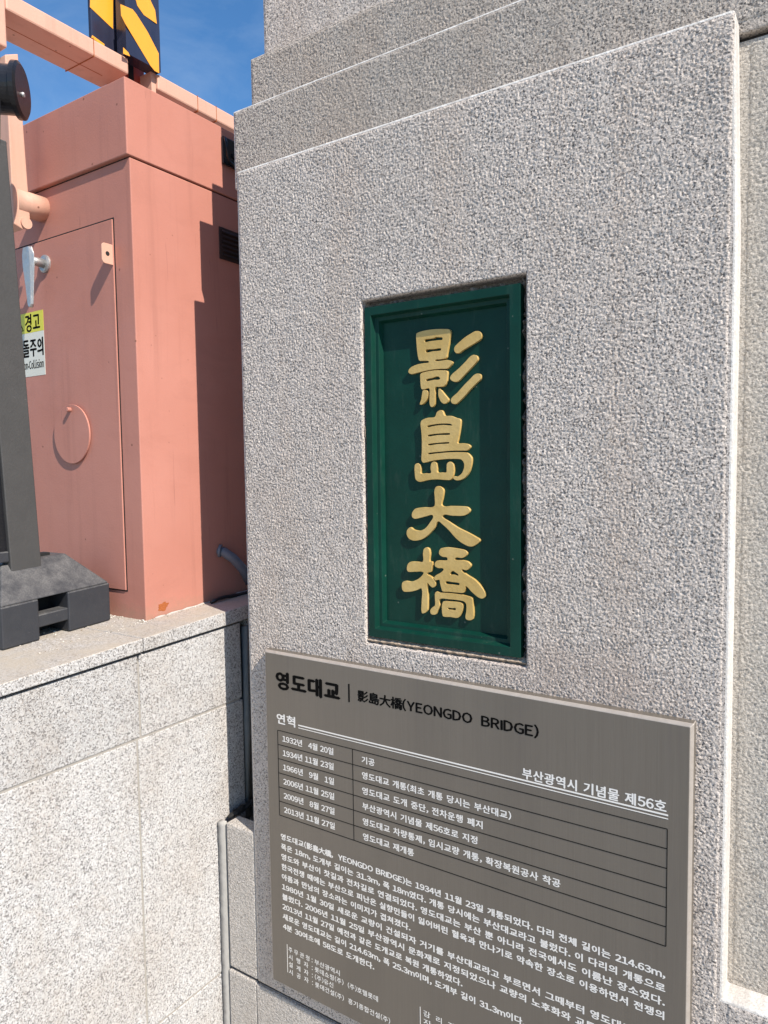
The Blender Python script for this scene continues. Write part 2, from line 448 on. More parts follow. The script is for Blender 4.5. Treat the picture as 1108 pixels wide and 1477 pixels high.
# the pecked skin of the stone, as real relief: rows of hammer pits about 6 mm apart
_rng = np.random.RandomState(5)
_gx = _rng.randn(256, 256); _gy = _rng.randn(256, 256)
_gl = np.sqrt(_gx ** 2 + _gy ** 2) + 1e-6; _gx /= _gl; _gy /= _gl
def perlin(x, y):
    xi = np.floor(x).astype(int); yi = np.floor(y).astype(int)
    fx_ = x - xi; fy_ = y - yi
    u = fx_ ** 3 * (fx_ * (fx_ * 6 - 15) + 10); v = fy_ ** 3 * (fy_ * (fy_ * 6 - 15) + 10)
    def d(i, j):
        a = (xi + i) % 256; b = (yi + j + 37 * ((xi + i) // 256)) % 256
        return _gx[a, b] * (fx_ - i) + _gy[a, b] * (fy_ - j)
    return (d(0, 0) * (1 - u) + d(1, 0) * u) * (1 - v) + (d(0, 1) * (1 - u) + d(1, 1) * u) * v
def pecked(name, x0, x1, z0, z1, y, mat, step=.0018, amp=.0021, holes=(), lift=.0016, parent=None):
    nx = max(2, int((x1 - x0) / step)); nz = max(2, int((z1 - z0) / step))
    xs = np.linspace(x0, x1, nx + 1); zs = np.linspace(z0, z1, nz + 1)
    Xg, Zg = np.meshgrid(xs, zs)
    wx = Xg + .004 * perlin(Xg * 40 + 7, Zg * 40); wz = Zg + .004 * perlin(Xg * 40, Zg * 40 + 19)
    h = perlin(wx * 205 + 3, wz * 205) + .62 * perlin(wx * 360, wz * 360 + 11) + .34 * perlin(Xg * 22, Zg * 22 + 5)
    h = np.where(h > 0, h * .75, h * 1.15)
    edge = np.minimum(np.minimum(Xg - x0, x1 - Xg), np.minimum(Zg - z0, z1 - Zg))
    for (a, b, c_, d_) in holes:
        dd = np.maximum(np.maximum(a - Xg, Xg - b), np.maximum(c_ - Zg, Zg - d_))
        edge = np.minimum(edge, dd * 2.2)
    ragged = .0035 + .0035 * np.clip(perlin(Xg * 60, Zg * 60 + 3) + .5, 0, 1)
    e = np.clip(edge / ragged, 0, 1) ** .6
    Y = y + .0012 - e * (lift + .0012) - h * amp * e
    co = np.stack([Xg, Y, Zg], -1).reshape(-1, 3)
    idx = np.arange((nx + 1) * (nz + 1)).reshape(nz + 1, nx + 1)
    q = np.stack([idx[:-1, :-1], idx[:-1, 1:], idx[1:, 1:], idx[1:, :-1]], -1)
    keep = np.ones((nz, nx), bool)
    cxg = (xs[:-1] + xs[1:]) / 2; czg = (zs[:-1] + zs[1:]) / 2
    for (a, b, c_, d_) in list(holes) + [(SX0 + .02, SX1 - .02, -1, SZ1 - .02)]:
        if y < .01: keep &= ~((cxg[None, :] > a) & (cxg[None, :] < b) & (czg[:, None] > c_) & (czg[:, None] < d_))
    q = q[keep]
    used = np.unique(q); remap = -np.ones(len(co), int); remap[used] = np.arange(len(used))
    co = co[used]; q = remap[q]
    me = bpy.data.meshes.new(name)
    o_ = co.mean(0)
    me.vertices.add(len(co)); me.vertices.foreach_set('co', (co - o_).astype(np.float32).ravel())
    me.loops.add(q.size); me.loops.foreach_set('vertex_index', q.astype(np.int32).ravel())
    me.polygons.add(len(q)); me.polygons.foreach_set('loop_start', np.arange(0, q.size, 4, dtype=np.int32))
    me.polygons.foreach_set('use_smooth', np.ones(len(q), bool))
    me.update(calc_edges=True); me.materials.append(mat)
    ob = bpy.data.objects.new(name, me); col.objects.link(ob)
    ob.parent = parent; ob.location = Vector(o_) - world_loc(parent)
    return ob
SX0, SX1, SZ0, SZ1 = -1.3335, -.2375, .054, 1.002
pecked('pecked_face', -1.411, -.1925, .004, 2.295, 0.0, M['pillar'], holes=[(HX0 - .0012, HX1 + .0012, HZ0 - .0012, HZ1 + .0012)], parent=pil)
pecked('pecked_face', -.1745, .10, .466, 2.266, .058, M['pillar_warm'], step=.0023, parent=pil, lift=.0012)
pecked('pecked_face', -1.467, .10, 2.300, 2.488, .050, M['pillar_top'], step=.0022, parent=pil)
pecked('pecked_face', -1.4385, .02, 2.497, 2.641, .095, M['pillar_top'], step=.0022, parent=pil)
pecked('pecked_face', -1.4225, -.6, 2.655, 3.05, .135, M['pillar'], step=.0030, parent=pil)
pecked('pecked_face', -.176, .10, .06, .455, .0, M['pillar'], step=.0023, parent=pil, lift=.0012)

# mortar bed behind the plaque
box('mortar_bed', (HX0 - .004, .034, HZ0 - .004), (HX1 + .004, .057, HZ1 + .004), M['gap_mortar'], pil)
def crumble(name, lo, hi, nseg, axis, mat, amp=.35, seed=1):
    """a ragged strip of mortar squeezed between plaque and stone"""
    random.seed(seed)
    bm = bmesh.new()
    rings = []
    for i in range(nseg + 1):
        t = i / nseg
        s0, s1, s2 = (random.uniform(1 - amp, 1) for _ in range(3))
        lo2 = list(lo); hi2 = list(hi)
        lo2[axis] = hi2[axis] = lo[axis] + (hi[axis] - lo[axis]) * t
        other = 2 if axis == 0 else 0
        w = hi[other] - lo[other]
        hi2[other] = lo[other] + w * s0
        dpt = hi[1] - lo[1]
        f = hi[1] - dpt * s1; b = hi[1]
        if axis == 0:
            r = [(lo2[0], f + dpt * .3 * s2, lo[2]), (lo2[0], f, lo[2] + w * s0 * .5), (lo2[0], f + dpt * .4, hi2[2]), (lo2[0], b, hi2[2]), (lo2[0], b, lo[2])]
        else:
            r = [(lo[0], f + dpt * .3 * s2, lo2[2]), (lo[0] + w * s0 * .5, f, lo2[2]), (hi2[0], f + dpt * .4, lo2[2]), (hi2[0], b, lo2[2]), (lo[0], b, lo2[2])]
        rings.append([bm.verts.new(p) for p in r])
    for a, b in zip(rings, rings[1:]):
        for k in range(5):
            bm.faces.new((a[k], a[(k + 1) % 5], b[(k + 1) % 5], b[k]))
    bm.faces.new(rings[0]); bm.faces.new(rings[-1][::-1])
    bmesh.ops.recalc_face_normals(bm, faces=bm.faces[:])
    return link(name, bm, mat, pil)
PX0, PX1, PZ0, PZ1 = -1.0025, -.5985, 1.0725, 1.8835    # plaque outline
crumble('mortar_strip', (HX0 + .001, .004, PZ1 + .0005), (HX1 - .003, .034, PZ1 + .0115), 90, 0, M['gap_mortar'], .7, 3)
crumble('mortar_strip', (PX1 + .0005, .007, HZ0 + .002), (PX1 + .0105, .034, HZ1 - .004), 110, 2, M['gap_mortar'], .8, 4)
n = NT('pale_mortar'); pale = n.done(n.mix(n.noise(90, 4, .7), (.30, .21, .14), (.62, .52, .42)), .9, 0, n.bump(n.noise(160, 4, .7), .006), .2)
crumble('mortar_strip', (HX0 + .001, .001, HZ0 + .0005), (HX1 - .001, .034, HZ0 + .0165), 60, 0, pale, .14, 5)
crumble('mortar_strip', (HX0 + .0005, .002, HZ0 + .012), (HX0 + .0055, .034, HZ1 - .02), 40, 2, pale, .4, 6)

# sealant joint between plinth and parapet
bm = bmesh.new()
random.seed(8)
rings = []
for i in range(60):
    z = -.22 + i * (.445 + .22) / 59
    j = random.uniform(-.0012, .0012)
    rings.append([bm.verts.new(p) for p in ((-1.5592, .012, z), (-1.5588 + j * .5, -.001 + j, z), (-1.5575, -.003 + j, z), (-1.5375 + j, -.002, z), (-1.5362, .012, z))])
for a, b in zip(rings, rings[1:]):
    for k in range(4):
        bm.faces.new((a[k], a[k + 1], b[k + 1], b[k]))
bm.faces.new(rings[-1]); bm.faces.new(rings[0][::-1])
bmesh.ops.recalc_face_normals(bm, faces=bm.faces[:])
link('sealant_joint', bm, M['sealant'], pil, smooth=True)

# ------------------------------------------------------------------ granite parapet
par = thing('granite_parapet', (-1.8, -.4, -.22), "low pale speckled granite parapet wall with joints and tan-stained coping, at lower left", "wall")
WX = -1.565
def ctop(y): return 1.0078 + .0375 * (y + .2566)     # underside line of the coping, where the blocks end
def stone(y0, y1, z0, z1, top=False, name='stone_block', x=WX):
    za, zb = (ctop(y0), ctop(y1)) if top else (z1, z1)
    bm = add_hexa(bmesh.new(), [(x - .12, y0, z0), (x, y0, z0), (x, y1, z0), (x - .12, y1, z0),
                                (x - .12, y0, za), (x, y0, za), (x, y1, zb), (x - .12, y1, zb)])
    bevel(bm, .0022, 2)
    return link(name, bm, M['wall'], par)
g = .0034
J1 = -.2585; J2 = -.2705
stone(-1.30, J1 - .37 * 2 - g, .785, 0, True) if False else None
stone(-1.42, -.862 - g, .7845 + g, 0, True); stone(-.862 + g, J1 - g, .7845 + g, 0, True)
stone(J1 + g, .118, .7845 + g, 0, True)
stone(.150, .75, .7845 + g, 0, True, x=WX - .003)
stone(-1.42, -.885 - g, -.034 + g, .7845 - g); stone(-.885 + g, J2 - g, -.034 + g, .7845 - g)
stone(J2 + g, .121, -.034 + g, .7845 - g)
stone(.150, .75, -.034 + g, .7845 - g, x=WX - .003)
stone(-1.42, -.873 - g, -.22, -.034 - g); stone(-.873 + g, J2 - .004 - g, -.22, -.034 - g)
stone(J2 - .004 + g, .121, -.22, -.034 - g)
# mortar showing in the joints, and the core behind
box('mortar_joint', (WX - .115, -1.41, -.21), (WX - .0026, .11, .990), M['mortar'], par)
box('wall_core', (-2.42, -1.42, -.22), (WX - .13, .76, .985), M['mortar'], par)
box('dark_joint_strip', (WX - .07, .122, -.20), (WX - .02, .149, 1.0), M['dark_sealant'], par)
# vertical sealant bead where the wall disappears behind the pillar
bm = bmesh.new(); tube([(WX - .004, .139, .40), (WX - .003, .139, .7), (WX - .004, .139, 1.008)], .0125, 12, bm)
link('sealant_bead', bm, M['dark_sealant'], par, smooth=True)
# lump of black sealant at the foot of the gap
random.seed(21)
bm = bmesh.new()
for k in range(7):
    m = bmesh.ops.create_icosphere(bm, subdivisions=3, radius=random.uniform(.008, .016))
    cc = Vector((-1.545 + .002 * k, .045 + .016 * k, .449 + .002 * k))
    for v in m['verts']: v.co = Vector((v.co.x, v.co.y * 1.6, v.co.z * .7)) + cc; v.co += Vector((.006, .006, .006)) * noise.noise(v.co * 80)
tag(link('sealant_lump', bm, M['black'], par, smooth=True), kind='stuff')

CX = -1.5535
def coping(y0, y1):
    def zb(y): return ctop(y) + .0085
    bm = add_hexa(bmesh.new(), [(-2.44, y0, zb(y0)), (CX, y0, zb(y0)), (CX, y1, zb(y1)), (-2.44, y1, zb(y1)),
                                (-2.44, y0, zc(y0)), (CX, y0, zc(y0)), (CX, y1, zc(y1)), (-2.44, y1, zc(y1))])
    bevel(bm, .003, 3)
    return link('coping_stone', bm, M['coping'], par)
JC = -.2490
coping(-1.44, JC - .0012); coping(JC + .0012, .76)

# ------------------------------------------------------------------ green name plaque with gilt characters
pla = thing('name_plaque', (-.80, .02, PZ0), "dark green framed plaque with four raised gold characters, set into the grey pillar", "plaque")
FY = .003
def rect(a, b, c, d, y, bm): return [bm.verts.new(p) for p in ((a, y, c), (b, y, c), (b, y, d), (a, y, d))]
bm = bmesh.new()
L, Rr, B, T = .018, .025, .021, .020
lv = [(0, 0, 0, 0, .033), (0, 0, 0, 0, FY), (L, Rr, B, T, FY), (L + .0045, Rr + .0045, B + .005, T + .0045, FY + .0135),
      (L + .0135, Rr + .0125, B + .0135, T + .013, FY + .0142), (L + .018, Rr + .017, B + .0185, T + .0175, FY + .029)]
prev = None
for l, r, b, t, y in lv:
    cur = rect(PX0 + l, PX1 - r, PZ0 + b, PZ1 - t, y, bm)
    if prev:
        for k in range(4): bm.faces.new((prev[k], prev[(k + 1) % 4], cur[(k + 1) % 4], cur[k]))
    prev = cur
bmesh.ops.recalc_face_normals(bm, faces=bm.faces[:])
for fc in bm.faces: pass
bevel(bm, .0009, 2, .3)
link('frame', bm, M['green'], pla)
PY = FY + .0285
box('panel', (PX0 + .030, PY, PZ0 + .030), (PX1 - .030, PY + .004, PZ1 - .030), M['green'], pla)
GLYPHS = [[[(-0.8675, 1.8112), (-0.8495, 1.8147), (-0.8212, 1.8152), (-0.7958, 1.8129), (-0.7809, 1.8102), (-0.7776, 1.8042), (-0.7795, 1.7885), (-0.7836, 1.771), (-0.7871, 1.7553), (-0.7895, 1.7465), (-0.8033, 1.7444), (-0.8173, 1.7445), (-0.8185, 1.7418), (-0.8034, 1.7408), (-0.7872, 1.7413), (-0.777, 1.738), (-0.7732, 1.7347), (-0.7782, 1.7275), (-0.7874, 1.7217), (-0.8035, 1.7223), (-0.8269, 1.7226), (-0.8506, 1.7205), (-0.8723, 1.7177), (-0.8844, 1.7167), (-0.8917, 1.7214), (-0.8904, 1.7279), (-0.883, 1.7335), (-0.8672, 1.7379), (-0.8504, 1.7393), (-0.8361, 1.7397), (-0.8366, 1.7432), (-0.8503, 1.745), (-0.8611, 1.7464), (-0.8646, 1.7546), (-0.8673, 1.7712), (-0.8689, 1.7919), (-0.8693, 1.8063)], [(-0.8462, 1.7936), (-0.8332, 1.7943), (-0.8214, 1.7946), (-0.8168, 1.7965), (-0.8086, 1.7952), (-0.7994, 1.7936), (-0.7994, 1.7886), (-0.8099, 1.7887), (-0.8215, 1.7886), (-0.8332, 1.7886), (-0.8451, 1.7882)], [(-0.8429, 1.7699), (-0.824, 1.7694), (-0.8036, 1.7694), (-0.8036, 1.7646), (-0.8241, 1.7646), (-0.8425, 1.7637)], [(-0.8583, 1.715), (-0.8435, 1.7189), (-0.8222, 1.7202), (-0.8013, 1.7188), (-0.7875, 1.7157), (-0.7871, 1.7032), (-0.79, 1.6873), (-0.797, 1.6818), (-0.8086, 1.681), (-0.8191, 1.6807), (-0.8192, 1.665), (-0.8202, 1.6427), (-0.8254, 1.6362), (-0.8313, 1.6365), (-0.8348, 1.6456), (-0.8345, 1.666), (-0.8356, 1.6794), (-0.8487, 1.6783), (-0.8563, 1.6798), (-0.8586, 1.6924), (-0.8592, 1.7047)], [(-0.8432, 1.7011), (-0.8271, 1.7033), (-0.8118, 1.7057), (-0.8061, 1.699), (-0.8224, 1.6984), (-0.8425, 1.6969)], [(-0.8523, 1.6754), (-0.8427, 1.6758), (-0.8381, 1.6704), (-0.8398, 1.6582), (-0.8466, 1.6483), (-0.8563, 1.6427), (-0.8611, 1.644), (-0.8573, 1.6551), (-0.8548, 1.6674)], [(-0.8086, 1.6771), (-0.8005, 1.6699), (-0.7903, 1.6581), (-0.7846, 1.6507), (-0.7881, 1.6438), (-0.7962, 1.6413), (-0.8042, 1.6468), (-0.81, 1.6583), (-0.811, 1.6686)], [(-0.7143, 1.7987), (-0.7035, 1.7963), (-0.6992, 1.7886), (-0.7014, 1.7801), (-0.7134, 1.7736), (-0.7309, 1.7661), (-0.7465, 1.7593), (-0.7554, 1.7543), (-0.7633, 1.7544), (-0.7684, 1.7605), (-0.7677, 1.7684), (-0.7598, 1.7755), (-0.7418, 1.7874), (-0.7263, 1.7945)], [(-0.7201, 1.7466), (-0.7114, 1.7432), (-0.7092, 1.7352), (-0.7158, 1.727), (-0.7312, 1.7136), (-0.7469, 1.7), (-0.7581, 1.6909), (-0.7672, 1.6896), (-0.7774, 1.6944), (-0.7796, 1.7006), (-0.7738, 1.7081), (-0.7579, 1.7188), (-0.74, 1.7331), (-0.7289, 1.7429)], [(-0.7094, 1.7039), (-0.7018, 1.7004), (-0.7019, 1.6916), (-0.7117, 1.6835), (-0.7271, 1.6708), (-0.7427, 1.656), (-0.7562, 1.6449), (-0.7653, 1.6391), (-0.7744, 1.641), (-0.7784, 1.6473), (-0.7754, 1.6541), (-0.7606, 1.6652), (-0.7425, 1.6818), (-0.727, 1.6945), (-0.7181, 1.7017)]], [[(-0.8056, 1.6272), (-0.7998, 1.6243), (-0.7941, 1.6138), (-0.7792, 1.6125), (-0.7656, 1.6074), (-0.7543, 1.6029), (-0.7539, 1.5908), (-0.7568, 1.5729), (-0.7603, 1.5569), (-0.7615, 1.5492), (-0.7479, 1.5485), (-0.7345, 1.5457), (-0.729, 1.5399), (-0.7369, 1.5321), (-0.7503, 1.5318), (-0.7799, 1.5319), (-0.8124, 1.53), (-0.8396, 1.5279), (-0.8396, 1.5249), (-0.8171, 1.5264), (-0.7845, 1.5283), (-0.7526, 1.5281), (-0.7391, 1.5268), (-0.7325, 1.523), (-0.7258, 1.5139), (-0.7271, 1.4979), (-0.7327, 1.4819), (-0.744, 1.4689), (-0.7598, 1.4632), (-0.7712, 1.4655), (-0.773, 1.472), (-0.7621, 1.472), (-0.7507, 1.48), (-0.7449, 1.4941), (-0.746, 1.5042), (-0.7527, 1.5113), (-0.7709, 1.513), (-0.7985, 1.5127), (-0.8267, 1.5098), (-0.8482, 1.5056), (-0.8542, 1.5056), (-0.8583, 1.512), (-0.8571, 1.5328), (-0.8567, 1.5619), (-0.8582, 1.5828), (-0.8597, 1.5974), (-0.8567, 1.6055), (-0.8399, 1.6109), (-0.8209, 1.6121), (-0.815, 1.623)], [(-0.8413, 1.592), (-0.8235, 1.5948), (-0.7978, 1.5957), (-0.7793, 1.5939), (-0.7748, 1.5901), (-0.7978, 1.5923), (-0.8212, 1.5912), (-0.8406, 1.5887)], [(-0.8403, 1.5705), (-0.8119, 1.5728), (-0.7818, 1.5727), (-0.7818, 1.5691), (-0.812, 1.5693), (-0.8392, 1.567)], [(-0.8401, 1.549), (-0.8122, 1.5513), (-0.7838, 1.5519), (-0.7839, 1.5489), (-0.8122, 1.5482), (-0.8394, 1.5459)], [(-0.8769, 1.4996), (-0.87, 1.5042), (-0.8628, 1.5005), (-0.8605, 1.4911), (-0.8606, 1.4802), (-0.8473, 1.4801), (-0.8329, 1.4809), (-0.8336, 1.4908), (-0.8315, 1.5033), (-0.8244, 1.5073), (-0.8173, 1.5041), (-0.8163, 1.4928), (-0.8152, 1.4824), (-0.8035, 1.4819), (-0.7918, 1.4823), (-0.7906, 1.4925), (-0.7893, 1.5027), (-0.7812, 1.5067), (-0.7732, 1.5015), (-0.7715, 1.4903), (-0.7734, 1.4761), (-0.7804, 1.4649), (-0.792, 1.4642), (-0.8177, 1.4655), (-0.8415, 1.4638), (-0.8633, 1.4596), (-0.8742, 1.4649), (-0.8772, 1.4786)]], [[(-0.8131, 1.4497), (-0.8038, 1.4462), (-0.7992, 1.439), (-0.8017, 1.4225), (-0.8042, 1.4038), (-0.7809, 1.4033), (-0.7535, 1.4032), (-0.7377, 1.4015), (-0.731, 1.3948), (-0.7356, 1.387), (-0.7491, 1.3815), (-0.7765, 1.3808), (-0.8025, 1.3801), (-0.7859, 1.3671), (-0.7629, 1.3535), (-0.7358, 1.3423), (-0.7158, 1.333), (-0.7059, 1.3264), (-0.7126, 1.318), (-0.7248, 1.3113), (-0.736, 1.3114), (-0.7541, 1.319), (-0.77, 1.3306), (-0.786, 1.3465), (-0.8023, 1.3593), (-0.8151, 1.3662), (-0.8236, 1.3513), (-0.8405, 1.3339), (-0.86, 1.3214), (-0.8797, 1.3173), (-0.8945, 1.3209), (-0.9019, 1.3313), (-0.9005, 1.3421), (-0.8916, 1.3493), (-0.8818, 1.3439), (-0.8646, 1.342), (-0.85, 1.3482), (-0.8378, 1.3613), (-0.8281, 1.3794), (-0.8473, 1.3774), (-0.8643, 1.3731), (-0.879, 1.3706), (-0.8864, 1.3757), (-0.885, 1.3863), (-0.8763, 1.395), (-0.8567, 1.3986), (-0.8254, 1.4014), (-0.8229, 1.4201), (-0.8239, 1.4367), (-0.8202, 1.4471)]], [[(-0.8469, 1.3025), (-0.8397, 1.2986), (-0.8374, 1.2872), (-0.8388, 1.2698), (-0.8316, 1.2685), (-0.8317, 1.258), (-0.8342, 1.2451), (-0.8451, 1.2412), (-0.844, 1.237), (-0.8344, 1.2324), (-0.8261, 1.2246), (-0.8226, 1.2164), (-0.8262, 1.2087), (-0.8322, 1.2072), (-0.8394, 1.2119), (-0.8454, 1.2167), (-0.8449, 1.1912), (-0.8454, 1.1527), (-0.8523, 1.1435), (-0.8616, 1.1425), (-0.8618, 1.1683), (-0.8614, 1.2015), (-0.8737, 1.1973), (-0.8912, 1.1919), (-0.9113, 1.1902), (-0.9168, 1.1958), (-0.9166, 1.211), (-0.9084, 1.2165), (-0.8909, 1.2163), (-0.8734, 1.2231), (-0.861, 1.2325), (-0.856, 1.2419), (-0.8781, 1.2416), (-0.8981, 1.2402), (-0.9025, 1.2457), (-0.9003, 1.2577), (-0.8927, 1.2647), (-0.8729, 1.2663), (-0.857, 1.268), (-0.8568, 1.2861), (-0.8542, 1.2979)], [(-0.8075, 1.3024), (-0.791, 1.3054), (-0.7633, 1.3042), (-0.7451, 1.3016), (-0.7384, 1.2959), (-0.7418, 1.2885), (-0.7521, 1.2828), (-0.7681, 1.2829), (-0.7704, 1.2776), (-0.7544, 1.2775), (-0.7385, 1.2754), (-0.7296, 1.2678), (-0.733, 1.2604), (-0.7409, 1.2548), (-0.7534, 1.2549), (-0.7387, 1.2437), (-0.7208, 1.2348), (-0.7053, 1.2217), (-0.6944, 1.2074), (-0.6934, 1.1974), (-0.7011, 1.192), (-0.7121, 1.1947), (-0.7277, 1.2056), (-0.7423, 1.2177), (-0.7439, 1.2104), (-0.7481, 1.2018), (-0.7641, 1.2004), (-0.7873, 1.2004), (-0.8037, 1.2001), (-0.8072, 1.2071), (-0.8106, 1.2195), (-0.8125, 1.2267), (-0.8237, 1.2248), (-0.8272, 1.2298), (-0.8223, 1.2365), (-0.808, 1.2449), (-0.8009, 1.2537), (-0.815, 1.2549), (-0.8233, 1.2585), (-0.824, 1.2669), (-0.8172, 1.2726), (-0.7913, 1.2752), (-0.7913, 1.2815), (-0.8041, 1.2828), (-0.8123, 1.2886), (-0.8118, 1.297)], [(-0.7834, 1.2429), (-0.7764, 1.2509), (-0.7718, 1.2491), (-0.7615, 1.2416), (-0.773, 1.2422)], [(-0.7946, 1.2245), (-0.7778, 1.2242), (-0.7593, 1.2231), (-0.7605, 1.2183), (-0.7778, 1.2185), (-0.7946, 1.2191)], [(-0.8203, 1.198), (-0.8108, 1.1963), (-0.7873, 1.1973), (-0.7595, 1.1966), (-0.7391, 1.1947), (-0.7267, 1.1913), (-0.7249, 1.1812), (-0.7252, 1.1421), (-0.7428, 1.1402), (-0.7416, 1.159), (-0.7419, 1.1755), (-0.7482, 1.1811), (-0.7642, 1.1827), (-0.7874, 1.1826), (-0.8122, 1.1804), (-0.8123, 1.1645), (-0.8184, 1.1512), (-0.8233, 1.1426), (-0.8353, 1.142), (-0.8381, 1.1503), (-0.8327, 1.1583), (-0.825, 1.1643), (-0.8248, 1.1802), (-0.8247, 1.193)], [(-0.8016, 1.1761), (-0.7828, 1.1778), (-0.7597, 1.1779), (-0.7506, 1.1736), (-0.7518, 1.16), (-0.7576, 1.147), (-0.7646, 1.1404), (-0.7831, 1.1405), (-0.8019, 1.1398), (-0.8054, 1.1462), (-0.8064, 1.1609), (-0.8052, 1.1705)], [(-0.7904, 1.162), (-0.7783, 1.162), (-0.7695, 1.1628), (-0.7702, 1.1582), (-0.7806, 1.1582), (-0.7888, 1.1584)]]]
def curve_mesh(splines, y, ext, bev, smoothness=.29):
    """closed outlines in (x,z) -> solid mesh facing -y"""
    cu = bpy.data.curves.new('outline', 'CURVE'); cu.dimensions = '2D'; cu.fill_mode = 'BOTH'
    cu.extrude = ext; cu.bevel_depth = bev; cu.bevel_resolution = 2; cu.resolution_u = 5; cu.offset = -bev
    for pts in splines:
        sp = cu.splines.new('BEZIER'); sp.bezier_points.add(len(pts) - 1); sp.use_cyclic_u = True
        N = len(pts)
        for i, (x, z) in enumerate(pts):
            p0 = Vector(pts[i - 1]); p2 = Vector(pts[(i + 1) % N]); p = Vector((x, z))
            t = p2 - p0
            if t.length > 0: t.normalize()
            bp = sp.bezier_points[i]
            bp.handle_left_type = bp.handle_right_type = 'FREE'
            bp.co = (x, z, 0)
            a = p - t * (p - p0).length * smoothness; b = p + t * (p2 - p).length * smoothness
            bp.handle_left = (a.x, a.y, 0); bp.handle_right = (b.x, b.y, 0)
    ob = bpy.data.objects.new('tmp', cu); col.objects.link(ob)
    dg = bpy.context.evaluated_depsgraph_get()
    me = bpy.data.meshes.new_from_object(ob.evaluated_get(dg))
    bpy.data.objects.remove(ob); bpy.data.curves.remove(cu)
    bm = bmesh.new(); bm.from_mesh(me); bpy.data.meshes.remove(me)
    for v in bm.verts:
        x, z, h = v.co
        v.co = (x, y - h, z)
    bmesh.ops.recalc_face_normals(bm, faces=bm.faces[:])
    return bm
LBL = ["topmost gold character, box shape with three slanting strokes", "second gold character, comb of strokes over a fork",
       "third gold character, a wide three-limbed figure", "lowest gold character, dense two-part shape"]
for g_, lb in zip(GLYPHS, LBL):
    link('gold_character', curve_mesh(g_, PY - .0035, .0035, .0006), M['gold'], pla, label=lb)

# ------------------------------------------------------------------ bronze information sign
sgn = thing('information_sign', (-.79, 0, .054), "brown brushed metal sign with white Korean text and lined table, below the green plaque", "sign")
SX0, SX1, SZ0, SZ1 = -1.3335, -.2375, .054, 1.002
SY = -.028
bm = bmesh.new()
prev = None
for ins, y in ((0, -.0005), (0, SY + .006), (.006, SY)):
    cur = rect(SX0 + ins, SX1 - ins, SZ0 + ins, SZ1 - ins, y, bm)
    if prev:
        for k in range(4): bm.faces.new((prev[k], prev[(k + 1) % 4], cur[(k + 1) % 4], cur[k]))
    prev = cur
bm.faces.new(prev)
bmesh.ops.recalc_face_normals(bm, faces=bm.faces[:])
bevel(bm, .0016, 3, .3)
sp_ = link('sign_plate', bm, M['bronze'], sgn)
n = NT('bronze_edge_highlight'); sp_.data.materials.append(n.done(n.mix(n.noise(60, 4, .7), (.30, .26, .22), (.46, .41, .36)), .5, .15))  # lighter bevel colour, a highlight painted along the plate edges
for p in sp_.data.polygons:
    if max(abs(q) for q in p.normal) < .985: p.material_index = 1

GLY = {}
